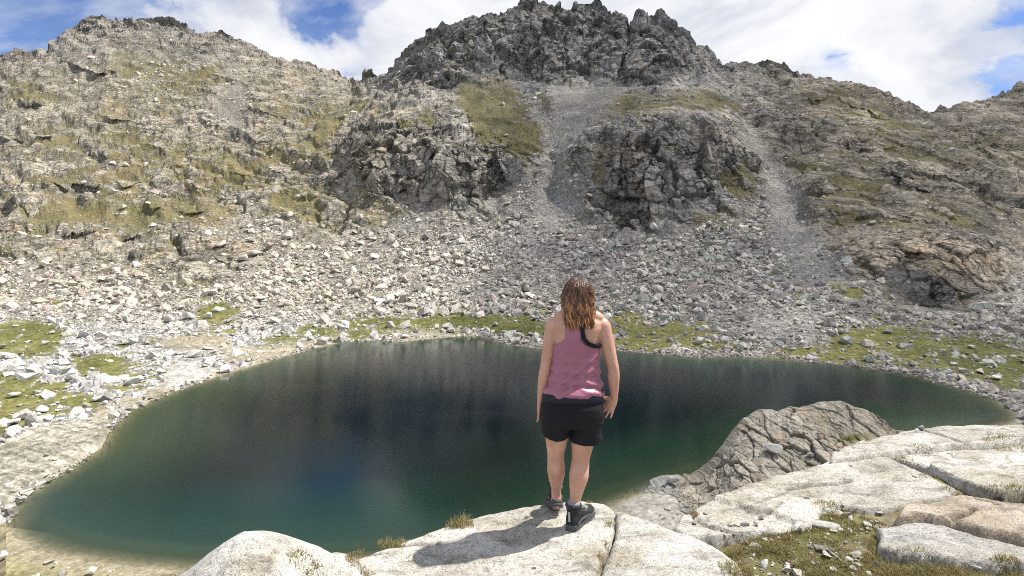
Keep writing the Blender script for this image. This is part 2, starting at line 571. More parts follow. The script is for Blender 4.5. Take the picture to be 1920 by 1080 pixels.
_wob = fbm(np.stack([GX.ravel() / 30, GY.ravel() / 60, GX.ravel() * 0], -1), 4, 44).reshape(GX.shape)
for k_, pts in enumerate(LEDGES):
    a_ = np.array(pts, float)
    yl = np.interp(GX, a_[:, 0], a_[:, 1]) + _wob * 16
    xm = sstep(a_[0, 0] - 8, a_[0, 0] + 35, GX) * sstep(a_[-1, 0] + 8, a_[-1, 0] - 35, GX) * (.6 + .9 * np.clip(_wob + .3, 0, 1))
    s_ = yl - GY
    GR = GR * (1 - (.011 + .004 * (k_ % 3)) * xm * np.where(s_ > 0, np.exp(-np.maximum(s_, 0) / 26), np.exp(np.minimum(s_, 0) / 3.5)))

# ---- zones of the surface (grass, scree, boulders, bare rock), from the photograph's layout
RX0, RX1, RY0, RY1, RS = -400, 2320, -60, 1110, 4
rgx, rgy = np.meshgrid(np.arange(RX0, RX1, RS), np.arange(RY0, RY1, RS), indexing='ij')


def zone(polys, soft=8):
    a = np.zeros(rgx.shape)
    for w_, poly in polys:
        a = np.maximum(a, w_ * in_poly(rgx.astype(float), rgy.astype(float), poly))
    s = soft / RS
    return blur1(blur1(a, s, 0), s, 1)


def sample(r, x, y):
    fx = np.clip((x - RX0) / RS, 0, r.shape[0] - 1.001); fy = np.clip((y - RY0) / RS, 0, r.shape[1] - 1.001)
    i = fx.astype(int); j = fy.astype(int); fx = fx - i; fy = fy - j
    return (r[i, j] * (1 - fx) * (1 - fy) + r[i + 1, j] * fx * (1 - fy) + r[i, j + 1] * (1 - fx) * fy + r[i + 1, j + 1] * fx * fy)


def el(cx, cy, rx, ry, n=18):
    return [(cx + rx * math.cos(2 * math.pi * k / n), cy + ry * math.sin(2 * math.pi * k / n)) for k in range(n)]


SCREE_P = [(-400, 470), (0, 500), (200, 520), (430, 545), (520, 470), (640, 455), (740, 400), (770, 395), (840, 415), (900, 425), (930, 385), (950, 350), (960, 355),
           (1000, 330), (1018, 345), (1040, 300), (1020, 250), (990, 190), (1010, 185), (1040, 240), (1050, 200), (1035, 170), (1120, 150), (1180, 160), (1110, 225),
           (1075, 275), (1068, 340), (1090, 390), (1120, 440), (1150, 462), (1200, 462), (1280, 430), (1390, 400), (1430, 360), (1425, 300), (1390, 240),
           (1400, 240), (1445, 285), (1490, 330), (1510, 400), (1560, 470), (1600, 520), (1700, 585), (1790, 595), (1890, 560), (1930, 470), (2320, 480),
           (2320, 1000), (1930, 800), (-400, 1010)]
Z_SCREE = zone([(1.0, SCREE_P), (0.8, el(440, 200, 40, 45)), (0.7, el(470, 430, 90, 30)), (0.35, [(1120, 150), (1340, 140), (1360, 180), (1250, 190), (1150, 190)]),
                (0.5, el(300, 150, 60, 40))], 9)
# fine grey scree chutes without big blocks
Z_FINE = zone([(1.0, [(1035, 170), (1120, 150), (1180, 160), (1110, 225), (1075, 275), (1068, 340), (1080, 390), (1060, 430), (1010, 430), (990, 400), (1010, 350), (1040, 300), (1050, 200)]),
               (1.0, [(1390, 240), (1445, 285), (1490, 330), (1510, 400), (1555, 470), (1590, 520), (1560, 545), (1490, 540), (1460, 480), (1440, 420), (1440, 360), (1425, 300)]),
               (0.8, [(1380, 580), (1540, 570), (1540, 630), (1420, 640)]), (0.7, el(885, 540, 45, 20)), (0.5, el(985, 470, 40, 40)), (0.6, el(770, 415, 50, 16)),
               (0.9, el(440, 210, 30, 40)), (0.6, el(1950, 520, 60, 60))], 9)
Z_GRASS = zone([(1.0, [(865, 150), (960, 148), (990, 200), (1032, 288), (1010, 292), (930, 275), (880, 240), (860, 200), (845, 180)]),
                (1.0, [(1010, 175), (1040, 165), (1042, 205), (1020, 235)]), (0.8, el(680, 205, 45, 22)), (0.7, el(790, 230, 60, 25)),
                (1.0, [(60, 395), (200, 385), (330, 385), (470, 405), (420, 430), (250, 425), (120, 430), (50, 420)]),
                (0.9, el(230, 260, 60, 14)), (0.9, el(100, 275, 50, 14)), (0.7, el(300, 185, 45, 16)), (0.7, el(60, 180, 40, 20)), (0.8, el(210, 205, 30, 18)),
                (0.9, el(360, 150, 50, 18)), (0.7, el(260, 125, 60, 25)), (0.8, el(430, 345, 80, 16)), (0.8, el(560, 385, 70, 30)), (0.9, el(700, 410, 60, 25)), (0.8, el(610, 250, 25, 50)),
                (0.6, el(540, 290, 60, 20)), (0.55, el(150, 340, 150, 20)), (0.5, el(350, 300, 150, 25)), (0.7, el(545, 210, 60, 14)),
                (0.9, [(1110, 190), (1190, 175), (1330, 170), (1390, 200), (1400, 260), (1370, 230), (1250, 205), (1150, 225), (1090, 260)]),
                (0.8, el(1370, 350, 45, 40)), (0.9, el(1320, 420, 80, 15)), (0.8, el(1000, 375, 20, 45)), (0.7, el(960, 300, 50, 18)), (0.7, el(1130, 330, 25, 60)),
                (0.6, [(1400, 170), (1540, 165), (1650, 190), (1740, 230), (1700, 290), (1600, 240), (1480, 200)]), (0.42, el(1640, 330, 120, 60)), (0.36, el(1830, 280, 120, 60)),
                (0.5, el(1570, 400, 60, 30)), (0.5, el(1800, 400, 120, 30)), (0.75, el(1690, 430, 60, 14)), (0.6, el(1500, 330, 40, 40))], 16)
Z_GREEN = zone([(1.0, el(40, 628, 100, 26)), (0.9, el(-150, 640, 150, 40)), (1.0, el(195, 682, 70, 22)), (1.0, el(410, 583, 45, 13)), (0.7, el(420, 612, 40, 18)), (1.0, el(98, 567, 28, 11)), (0.6, el(10, 540, 40, 12)),
                (0.9, [(640, 600), (760, 598), (860, 590), (950, 585), (1010, 590), (1030, 625), (960, 640), (900, 622), (800, 630), (650, 632)]),
                (0.7, [(500, 620), (640, 605), (640, 640), (560, 655), (480, 680)]),
                (0.75, [(1120, 590), (1220, 585), (1330, 610), (1400, 650), (1300, 665), (1160, 650), (1100, 640)]),
                (0.7, [(1380, 640), (1480, 650), (1600, 640), (1640, 670), (1560, 680), (1400, 668)]), (0.8, el(1480, 552, 70, 12)), (0.8, el(1590, 545, 40, 16)),
                (0.8, [(1560, 615), (1660, 600), (1800, 620), (2000, 640), (2000, 740), (1880, 740), (1780, 700), (1660, 680), (1570, 660)]),
                (0.9, [(-60, 700), (60, 700), (140, 735), (200, 745), (210, 780), (120, 790), (60, 805), (-80, 850)]), (0.8, el(60, 660, 60, 14)), (0.7, el(270, 640, 50, 12)), (0.6, el(240, 715, 50, 25)),
                (0.6, el(585, 495, 14, 9)), (0.5, el(160, 590, 40, 12)), (0.5, el(300, 690, 50, 20))], 11)
Z_SAND = zone([(0.9, [(330, 632), (430, 625), (440, 655), (360, 660), (300, 650)]), (0.8, [(420, 660), (560, 645), (640, 632), (640, 648), (560, 668), (430, 700)]),
               (0.8, [(230, 750), (330, 715), (430, 690), (430, 705), (330, 740), (240, 780)]), (0.8, [(740, 625), (840, 622), (860, 640), (760, 645)]),
               (0.7, [(190, 760), (240, 745), (215, 800), (190, 850), (100, 910), (30, 960), (0, 1000), (-40, 1000), (100, 870)]),
               (0.6, [(1560, 690), (1700, 705), (1800, 730), (1870, 755), (1930, 800), (1960, 800), (1880, 740), (1780, 715)])], 5)
SLAB_P = [(-80, 850), (0, 832), (60, 806), (130, 795), (195, 795), (203, 808), (175, 846), (110, 888), (60, 920), (10, 950), (-80, 985)]
Z_SLAB = zone([(1.0, SLAB_P)], 4)
SANDBANK_P = [(305, 712), (320, 690), (345, 680), (385, 682), (412, 690), (405, 705), (375, 718), (335, 726), (310, 728)]
Z_BANK = zone([(1.0, SANDBANK_P)], 4)
OUTCROP_P = [(1565, 455), (1600, 447), (1700, 440), (1800, 455), (1880, 480), (1900, 510), (1870, 545), (1810, 575), (1770, 580), (1720, 572), (1680, 560), (1640, 525), (1600, 495)]
Z_OUT = zone([(1.0, OUTCROP_P)], 6)
# steep joint-riven cliffs (vertical cracks)
Z_CLIFF = zone([(1.0, [(735, 180), (760, 100), (800, 60), (850, 40), (950, 20), (990, -30), (1130, -30), (1190, 20), (1250, 15), (1300, 70), (1350, 120), (1340, 160), (1260, 175), (1180, 172), (1120, 160), (1050, 165), (980, 165), (870, 150), (800, 190)]),
                (1.0, [(630, 240), (720, 225), (830, 240), (860, 215), (930, 240), (990, 275), (1040, 300), (1000, 335), (950, 340), (930, 370), (880, 415), (800, 390), (720, 380), (650, 345)]),
                (1.0, [(1110, 300), (1180, 240), (1260, 215), (1340, 240), (1400, 290), (1420, 330), (1330, 390), (1290, 430), (1150, 455), (1110, 380)]),
                (0.9, [(1380, 180), (1430, 200), (1560, 250), (1560, 290), (1480, 295), (1420, 250)]), (1.0, OUTCROP_P), (0.7, [(1530, 390), (1620, 390), (1620, 440), (1550, 440)]),
                (0.8, [(1760, 220), (1900, 240), (1920, 300), (1830, 310), (1760, 270)]), (.7, [(1600, 250), (1700, 270), (1690, 330), (1600, 320)]), (.7, [(1700, 330), (1850, 340), (1850, 400), (1720, 380)]),
                (0.9, [(90, 60), (160, 25), (330, 25), (380, 60), (480, 90), (640, 140), (640, 170), (500, 140), (400, 110), (280, 70), (150, 90)])], 18)
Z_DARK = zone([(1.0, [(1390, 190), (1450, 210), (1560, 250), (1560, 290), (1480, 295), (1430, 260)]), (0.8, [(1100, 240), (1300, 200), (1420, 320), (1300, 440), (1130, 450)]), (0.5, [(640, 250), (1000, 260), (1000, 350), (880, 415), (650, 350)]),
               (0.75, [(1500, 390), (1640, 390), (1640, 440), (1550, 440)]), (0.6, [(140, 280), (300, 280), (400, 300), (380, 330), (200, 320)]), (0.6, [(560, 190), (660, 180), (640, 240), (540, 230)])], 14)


def far_terrain():
    nx, nv = GX.shape
    X = (GX - 960) / F * GR; Y = GR.copy(); Zz = H + GR * (HY - GY) / F
    P = np.stack([X, Y, Zz], -1).reshape(-1, 3)
    gx = GX.ravel(); gy = GY.ravel()
    # warp of the zone edges
    wx = fbm(P / 16.0, 4, 5) * 16 + fbm(P / 55.0, 2, 6) * 14; wy = fbm(P / 16.0 + 40, 4, 9) * 9
    sx, sy = gx + wx, gy + wy
    g = {k: sample(z, sx, sy) for k, z in (('scree', Z_SCREE), ('fine', Z_FINE), ('grass', Z_GRASS), ('green', Z_GREEN))}
    g.update({k: sample(z, gx + wx * .45, gy + wy * .45) for k, z in (('sand', Z_SAND), ('slab', Z_SLAB), ('bank', Z_BANK), ('out', Z_OUT), ('cliff', Z_CLIFF), ('dark', Z_DARK))})
    n_a = fbm(P / 30.0, 5, 21); n_b = fbm(P / 7.0, 5, 31); n_c = fbm(P / 2.2, 4, 41)
    # macro normal
    G3 = np.stack([blur1(blur1(a, 4, 0), 4, 1) for a in (X, Y, Zz)], -1)
    du = np.gradient(G3, axis=0); dv = np.gradient(G3, axis=1)
    N = np.cross(du, dv).reshape(-1, 3)
    N /= np.linalg.norm(N, axis=1, keepdims=True) + 1e-9
    N[N[:, 2] < 0] *= -1
    steep = 1 - N[:, 2]
    dsh = P[:, 1] - np.repeat(H * F / (YSH - HY), nv)          # metres from the shore
    near_shore = np.exp(-np.maximum(dsh, 0) / 10.0)
    flatz = np.clip(g['sand'] + g['bank'] + g['slab'], 0, 1)
    soft = np.clip(g['scree'] * .9 + flatz, 0, 1)
    rocky = np.clip(1.0 - soft, 0.0, 1)
    rocky = np.maximum(rocky, g['cliff'])
    # ---- displaced crags.  strata dip gently to the right; cliffs split along upright joints
    a = math.radians(20)
    D = np.stack([P[:, 0] * math.cos(a) - P[:, 2] * math.sin(a), P[:, 1], P[:, 0] * math.sin(a) + P[:, 2] * math.cos(a)], -1)
    b_ = math.radians(-6)
    U = np.stack([P[:, 0] * math.cos(b_) - P[:, 2] * math.sin(b_), P[:, 1] * .8, P[:, 0] * math.sin(b_) + P[:, 2] * math.cos(b_)], -1)
    wv = np.stack([fbm(P / 9.0, 3, 51), fbm(P / 9.0 + 7, 3, 52), fbm(P / 9.0 + 19, 3, 53)], -1)
    cl = g['cliff'][:, None]
    f1a, r1a, e1a = facets((D + wv * 4) / np.array([26, 20, 9.0]), 1)
    f1b, r1b, e1b = facets((U + wv * 4) / np.array([17, 18, 22.0]), 2)
    f2a, r2a, e2a = facets((D + wv * 1.8) / np.array([10, 8, 3.6]), 3)
    f2b, r2b, e2b = facets((U + wv * 1.5) / np.array([6.0, 6, 7.5]), 4)
    f3a, r3a, e3a = facets((D + wv * .6) / np.array([4.2, 3.4, 1.7]), 5)
    f3b, r3b, e3b = facets((U + wv * .5) / np.array([2.4, 2.4, 2.8]), 6)
    c1 = g['cliff']
    k1 = f1a * (1 - c1) + f1b * c1; k2 = f2a * (1 - c1) + f2b * c1; k3 = f3a * (1 - c1) + f3b * c1
    r1 = r1a * (1 - c1) + r1b * c1; r2 = r2a * (1 - c1) + r2b * c1; r3 = r3a * (1 - c1) + r3b * c1
    e2 = e2a * (1 - c1) + e2b * c1; e3 = e3a * (1 - c1) + e3b * c1; e1 = e1a * (1 - c1) + e1b * c1
    far = np.maximum(np.clip((P[:, 1] - 170) / 130, 0.06, 1.0), g['out'] * .5)
    grs = np.clip(g['grass'] * .95 + n_b * .6 - .15, 0, 1) * np.clip(1.25 - steep * 1.3, .2, 1)
    rough = rocky * (1 - .75 * np.clip(grs, 0, 1)) * (.80 + .20 * np.maximum(sstep(560, 760, gx), g['cliff'] * .6))
    disp = rough * far * (k1 * (3.6 + 2.4 * c1) + k2 * (.95 + .75 * c1) + k3 * .2)
    crack = (np.exp(-(e1 / .045) ** 2) * 2.6 + np.exp(-(e2 / .065) ** 2) * .6) * rough * far
    disp = disp - crack * (1 - .55 * c1)
    disp += fbm(P / 26.0, 4, 71, gain=.4, ridged=True) * 1.6 * rough * far
    # layered ledges: steep fronts, gently sloping tops, dipping with the strata
    ta = (D[:, 2] + n_a * 7 + fbm(P / 60.0, 2, 15) * 9) / 15.0; tb = (D[:, 2] + n_b * 1.0 + n_a * 5) / 7.0
    saw = lambda q: np.minimum((q - np.floor(q)) / .68, (1 - (q - np.floor(q))) / .32)
    led = np.clip(.55 + fbm(P / 40.0, 3, 16) * 1.3, 0, 1) * (1 - c1) * rocky * far
    disp += led * ((saw(ta) - .5) * 4.6 + (saw(tb) - .5) * 1.5)
    # oblique joints across the cliffs
    wz = fbm(P / 45.0, 3, 19) * 16
    tc_ = (P[:, 0] * .80 + P[:, 2] * .60 + n_a * 8 + wz) / 17.0; td_ = (P[:, 0] * -.35 + P[:, 2] * .94 + n_a * 7 + n_b * 2 + wz) / 9.0
    disp += c1 * far * rocky * ((saw(tc_) - .5) * 3.2 + (saw(td_) - .5) * 1.6) * np.clip(.6 + 1.2 * fbm(P / 35.0, 2, 18), .1, 1.2)
    disp += fbm(P / 70.0, 3, 17, ridged=True) * 4.5 * rocky * far
    # scree and shore: lumpy, stony
    s3, rs3, es3 = facets((P + wv * .7) / np.array([2.3, 2.3, 1.6]), 8)
    s4, rs4, es4 = facets((P + wv * .4) / np.array([1.25, 1.25, .9]), 9)
    scr = g['scree'] * (1 - flatz) * (1 - g['cliff'])
    stony = scr * np.clip(1 - .85 * g['green'], .05, 1) * (1 - .6 * g['fine'])
    nearf = np.clip(P[:, 1] / 200.0, .3, 1)
    disp += stony * nearf * (s3 * .35 + s4 * .16) * (1 - near_shore * .8)
    disp += scr * n_a * 1.2 * np.clip(dsh / 60, 0, 1)
    disp += scr * n_b * .5 * np.clip(dsh / 20, 0, 1)
    # striated slab beside the lake: low ledges
    st = np.sin((P[:, 1] * .9 + P[:, 0] * .35 + n_a * 3) * 3.1) * .8 + .8 * np.sin((P[:, 1] * .9 + P[:, 0] * .35 + n_b * 1.6) * 8.3 + n_c * 2)
    disp += g['slab'] * (.55 + st * .03 + n_c * .06)
    disp += g['bank'] * (.35 + n_c * .04)
    dbl = blur1(blur1(disp.reshape(nx, nv), 1.0, 0), 2.0, 1).ravel()
    disp = dbl * (1 - c1 * .85) + disp * c1 * .85
    lift = np.clip(dsh / 3.0, 0, 1)
    disp *= np.where(dsh < 60, np.clip(lift + .02, 0, 1), 1)
    dirv = N * .92 + np.array([0, 0, .14])
    Q = P + dirv * disp[:, None]
    # jagged skyline
    tv = np.tile(VV, nx)
    jag = (facets(P / np.array([8., 14, 14]), 12)[0] * 1.5 + facets(P / np.array([3.2, 6, 6]), 13)[0] * .7) * sstep(.93, 1.0, tv)
    Q[:, 2] += jag * np.clip(P[:, 1] / 500, .5, 1.5)
    # ---- surface colours
    t_lr = sstep(560, 1000, gx + wx * 3)                      # warm rock left, greyer right
    warm = np.array([.385, .348, .282]); grey = np.array([.37, .352, .32]); brown = np.array([.31, .275, .225])
    t_r = sstep(1300, 1600, gx + wx * 2) * sstep(640, 420, gy)
    rock = warm * (1 - t_lr[:, None]) + grey * t_lr[:, None]
    rock = rock * (1 - t_r[:, None]) + brown * t_r[:, None]
    hi = sstep(190, 120, gy + wy) * sstep(690, 740, gx) * sstep(1420, 1330, gx)
    rock = rock * (1 - hi[:, None] * .8) + np.array([.295, .29, .28]) * hi[:, None] * .8
    hl = sstep(150, 90, gy + wy * 2) * sstep(660, 600, gx)
    rock = rock * (1 - hl[:, None] * .5) + np.array([.30, .29, .275]) * hl[:, None] * .5
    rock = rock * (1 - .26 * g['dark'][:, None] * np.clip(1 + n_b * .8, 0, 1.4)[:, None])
    ot = sstep(490, 545, gy + wy * 2 - (gx - 1740) * .06)[:, None]  # outcrop: tan at the top, dark grey towards the bottom
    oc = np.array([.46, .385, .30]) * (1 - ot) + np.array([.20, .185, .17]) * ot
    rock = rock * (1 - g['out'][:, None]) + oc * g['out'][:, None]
    tone = 1 + .40 * (r1 - .5) + .45 * (r2 - .5) + .22 * n_b + .25 * n_a
    tone = blur1(blur1(np.clip(tone, .35, 1.8).reshape(nx, nv), .8, 0), .5, 1).ravel()
    streak = np.clip(fbm(P / np.array([2.2, 5.0, 20.0]), 4, 77), -1, 1)        # dark water streaks on cliffs
    tone = tone * (1 - .45 * np.clip(streak * 2.2, 0, 1) * g['cliff'])
    rust = np.clip(fbm(P / 13.0, 4, 88) * 2 - .35, 0, 1)
    rock = rock * (1 + rust[:, None] * np.array([.16, .02, -.14]))
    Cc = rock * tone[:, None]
    # lichen-dark ledges and cracks hold soil
    soil = np.clip(np.exp(-(e2 / .09) ** 2) * .7 + np.exp(-(e1 / .05) ** 2) * .5, 0, .8) * rocky
    Cc = Cc * (1 - soil[:, None]) + np.array([.085, .078, .06]) * soil[:, None]
    # scree
    sg = np.array([.33, .302, .255]) * (1 - t_lr[:, None]) + np.array([.325, .302, .27]) * t_lr[:, None]
    low = sstep(560, 640, gy) * (1 - t_lr)
    sg = sg * (1 - low[:, None]) + np.array([.47, .455, .43]) * low[:, None]
    stone = np.clip(1 + .75 * (rs3 - .5) + .6 * (rs4 - .5) + .2 * n_b, .3, 1.9) * (1 - .6 * np.exp(-(es4 / .12) ** 2)) * (1 - .35 * np.exp(-(es3 / .1) ** 2))
    fine = (np.array([.275, .265, .248]) * (1 - .36 * sstep(330, 190, gy))[:, None]) * np.clip(1 + .3 * n_c + .2 * n_b + .35 * (rs4 - .5), .5, 1.6)[:, None]
    sc_c = sg * stone[:, None]
    sc_c = sc_c * (1 - g['fine'][:, None] * .8) + fine * g['fine'][:, None] * .8
    Cc = Cc * (1 - scr[:, None]) + sc_c * scr[:, None]
    # dry alpine turf (olive) on ledges, green turf near the lake
    hol = np.clip(-(k1 * .55 + k2 * .35 + k3 * .15), -.8, .8)
    str_ = fbm(D / np.array([18., 18, 4.5]), 5, 93)
    gm = np.clip((g['grass'] * 1.0 + .45 * hol + .55 * str_ + .30 * n_b + .25 * n_c - .30 + .20 * sstep(720, 560, gx) - steep * .5 * (1 - g['grass'])) * 3.0, 0, 1) * (1 - flatz) * (1 - .75 * g['fine']) * (1 - .9 * g['out'])
    gm = gm * np.where(scr > .5, g['grass'], 1) * (1 - .8 * hi) * (1 - .55 * hl)
    t_o = np.clip(.5 + n_a, 0, 1)[:, None]
    olive = (np.array([.175, .148, .064]) * t_o + np.array([.135, .122, .054]) * (1 - t_o)) * np.clip(1 + .35 * n_c + .2 * n_b, .5, 1.6)[:, None]
    olive = olive * (1 - t_lr[:, None] * .25)
    Cc = Cc * (1 - gm[:, None] * .9) + olive * gm[:, None] * .9
    gg = np.clip((g['green'] * 1.18 + .75 * n_b + .55 * n_c + .3 * (s3 * -.5) - .42) * 3.2, 0, 1) * (1 - flatz) * np.clip(dsh / 2.0, 0, 1)
    t_g = np.clip(.5 + n_a * 1.2 + .4 * n_b, 0, 1)[:, None]
    green = (np.array([.105, .112, .036]) * t_g + np.array([.19, .18, .065]) * (1 - t_g)) * np.clip(1 + .4 * n_c, .5, 1.6)[:, None]
    Cc = Cc * (1 - gg[:, None]) + green * gg[:, None]
    # sand and pale bank
    sand = np.array([.31, .275, .195]) * np.clip(1 + .2 * n_b + .15 * n_c, .6, 1.4)[:, None]
    sm = np.clip(g['sand'] + near_shore * np.exp(-np.maximum(dsh, 0) / 2.0) * .7 * (gx < 900), 0, 1)[:, None] * (1 - g['bank'][:, None])
    Cc = Cc * (1 - sm * .85) + sand * sm * .85
    slabc = np.array([.40, .37, .30]) * np.clip(1 + .26 * st + .35 * n_c + .2 * n_b, .35, 1.45)[:, None]
    Cc = Cc * (1 - g['slab'][:, None]) + slabc * g['slab'][:, None]
    Cc = Cc * (1 - g['bank'][:, None]) + (np.array([.44, .42, .39]) * np.clip(1 + .25 * n_c + .2 * n_b + .25 * (rs4 - .5), .6, 1.35)[:, None]) * g['bank'][:, None]
    Cc = np.clip(Cc, .02, .75)
    bare = np.clip(np.maximum(rocky, g['slab'] * .55) * (1 - gm) * (1 - gg), 0, 1)
    Cc = np.concatenate([Cc, bare[:, None]], 1)
    return Q.reshape(nx, nv, 3), Cc.reshape(nx, nv, 4), {k: v_.reshape(nx, nv) for k, v_ in g.items()}, gg.reshape(nx, nv), N.reshape(nx, nv, 3)


TQ, TC, TG, TGREEN, TN = far_terrain()


def split_terrain():
    nx, nv = GX.shape
    # rows behind the skyline fall away, rows before the shore go under the water
    back = []; bcol = []
    for k in range(1, 9):
        w_ = k / 8.0
        q = TQ[:, -1].copy(); q[:, 1] *= 1 + .35 * w_; q[:, 0] *= 1 + .35 * w_
        q[:, 2] -= (q[:, 2] + 20) * (w_ ** 1.1) * .75
        q[:, 2] += vnoise(q / 30.0, 3) * 6 * w_
        back.append(q); bcol.append(TC[:, -1])
    front = []; fcol = []
    bed = np.array([.25, .225, .14, 0])
    for k in range(14, 0, -1):
        w_ = k / 14.0
        q = TQ[:, 0].copy(); s = 1 - .16 * w_ ** 1.3
        q[:, 0] *= s; q[:, 1] *= s
        dd = np.hypot(TQ[:, 0, 0] - q[:, 0], TQ[:, 0, 1] - q[:, 1])
        q[:, 2] = -dd * .28 - .02
        outside = XS < 12
        q[outside, 2] = .3
        front.append(q); fcol.append(np.repeat(bed[None], nx, 0) * (1 - .3 * w_))
    Q = np.concatenate([np.stack(front, 1), TQ, np.stack(back, 1)], 1)
    C = np.concatenate([np.stack(fcol, 1), TC, np.stack(bcol, 1)], 1)
    n0 = len(front); NVt = Q.shape[1]
    idx = np.arange(nx * NVt).reshape(nx, NVt)
    quads = np.stack([idx[:-1, :-1], idx[1:, :-1], idx[1:, 1:], idx[:-1, 1:]], -1)       # nx-1, NVt-1
    # which piece of the setting each face belongs to
    fx = (GX[:-1, :-1] + GX[1:, 1:]) / 2; fy = (GY[:-1, :-1] + GY[1:, 1:]) / 2
    part = np.zeros((nx - 1, NVt - 1), dtype=int)
    jn = vnoise(np.stack([fx.ravel() / 18, fy.ravel() / 18, fx.ravel() * 0], -1), 4).reshape(fx.shape) * 12
    low = np.interp(fx, [-400, 0, 300, 500, 700, 1000, 1300, 1560, 1700, 1900, 2300], [520, 520, 540, 560, 585, 580, 590, 595, 600, 600, 610])
    mid = TG['scree'][:-1, :-1] > .5
    p = np.where(fx + jn < 665, 1, np.where(fx + jn < 1395, 2, 3))
    p = np.where(mid & (fy > 150) & (fx > 420) & (fx < 1640), 4, p)
    p = np.where(fy + jn * .6 > low, 0, p)
    p = np.where(in_poly(fx, fy, SLAB_P), 5, p)
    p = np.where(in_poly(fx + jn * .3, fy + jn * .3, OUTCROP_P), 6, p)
    p = np.where(in_poly(fx, fy, SANDBANK_P), 7, p)
    part[:, n0:n0 + nv - 1] = p
    part[:, n0 + nv - 1:] = p[:, -1:]
    part[:, :n0] = 0
    names = ['lake_shore', 'mountain_left', 'mountain_center', 'mountain_right', 'scree_slope', 'shore_rock', 'rock_outcrop', 'gravel_bank']
    Qf = Q.reshape(-1, 3); Cf = C.reshape(-1, 4)
    for k, nm in enumerate(names):
        fq = quads[part == k]
        if not len(fq):
            continue
        u, inv = np.unique(fq.ravel(), return_inverse=True)
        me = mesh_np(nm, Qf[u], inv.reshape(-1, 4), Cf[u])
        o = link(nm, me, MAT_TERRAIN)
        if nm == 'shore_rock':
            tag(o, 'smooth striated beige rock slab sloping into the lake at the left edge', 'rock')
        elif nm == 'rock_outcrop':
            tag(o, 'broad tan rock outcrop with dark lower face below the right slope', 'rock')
        else:
            tag(o, kind='structure')


split_terrain()


def terrain_at(px, py):
    """point of the displaced terrain seen at a photo pixel"""
    i = int(np.clip(np.searchsorted(XS, px), 1, len(XS) - 2))
    j = int(np.argmin(np.abs(GY[i] - py)))
    return TQ[i, j]


# ------------------------------------------------------------------ lake
NEAR = [(1905, 792), (1800, 814), (1700, 818), (1600, 822), (1500, 835), (1400, 868), (1300, 902), (1240, 914), (1180, 934), (1150, 948), (1050, 985),
        (900, 1030), (700, 1052), (560, 1060), (340, 1069), (250, 1062), (160, 1050), (80, 1033), (30, 1008), (12, 985)]
LAKE_POLY = [px_lake(x, y) for x, y in SHORE if 14 <= x <= 1906] + [px_lake(x, y) for x, y in NEAR]


def near_bank():
    """the bank and hillside on the camera's side of the lake"""
    xs = np.concatenate([np.linspace(-75, -18, 240), np.linspace(-17.8, 120, 300)])
    ys = np.concatenate([np.linspace(2.0, 40, 70), np.linspace(40.3, 64, 120), np.linspace(65, 104, 70)])
    X, Y = np.meshgrid(xs, ys, indexing='ij')
    ins = in_poly(X, Y, LAKE_POLY); d = seg_dist(X, Y, LAKE_POLY)
    sd = np.where(ins, -d, d)
    P = np.stack([X.ravel(), Y.ravel(), np.zeros(X.size)], -1)
    n1 = fbm(P / 6.0, 5, 3).reshape(X.shape); n2 = fbm(P / 1.3, 4, 8).reshape(X.shape)
    z = np.where(sd > 0, .035 * sd + np.clip(sd / 4, 0, 1) * (.25 * n1 + .12 * n2), .25 * sd)
    hill = H - 2.6 - .70 * Y - .015 * np.abs(X) + n1 * .6
    rightlift = np.clip((X - 12) / 40, 0, 1)
    hill = hill + rightlift * Y * .06
    z = np.where(sd > 0, np.maximum(z, hill), z)
    keep = (sd > -9)
    # leave the far side of the lake to the other mesh
    yl = HY + F * H / np.maximum(Y, 1)
    keep &= ~((sd > 0) & (Y > 70) & (X < 0))
    keep &= ~((X < -47) & (Y > 57))
    keep &= ~((sd > 6) & (X > 88) & (Y > 84))
    C = np.zeros(X.shape + (3,))
    sand = np.array([.265, .235, .16]); grassy = np.array([.19, .18, .08]); rocky = np.array([.36, .34, .30])
    t = np.clip(sd / 3.5 + n1 * .8 - .3, 0, 1)[..., None]
    C[:] = sand * np.clip(1 + .25 * n1 + .2 * n2, .5, 1.5)[..., None]
    C = C * (1 - t) + (grassy * np.clip(1 + .5 * n2, .5, 1.5)[..., None]) * t
    t2 = np.clip((X - 8) / 6, 0, 1)[..., None] * np.clip(sd + .6, 0, 1)[..., None]
    C = C * (1 - t2) + rocky * np.clip(.8 + .4 * n2 + .3 * n1, .35, 1.4)[..., None] * t2
    hs = np.clip((hill - z + .3) * 2, 0, 1)[..., None]
    C = C * (1 - hs) + rocky * np.clip(.8 + .5 * n2, .4, 1.4)[..., None] * hs
    idx = np.arange(X.size).reshape(X.shape)
    q = np.stack([idx[:-1, :-1], idx[1:, :-1], idx[1:, 1:], idx[:-1, 1:]], -1)
    kq = keep[:-1, :-1] & keep[1:, :-1] & keep[1:, 1:] & keep[:-1, 1:]
    q = q[kq]
    V = np.stack([X, Y, z], -1).reshape(-1, 3)
    u, inv = np.unique(q.ravel(), return_inverse=True)
    me = mesh_np('lake_bank', V[u], inv.reshape(-1, 4), C.reshape(-1, 3)[u], smooth=True)
    tag(link('lake_bank', me, make_terrain_mat('bank_soil', 1.6, 6.0, .6, .15)), kind='structure')


near_bank()


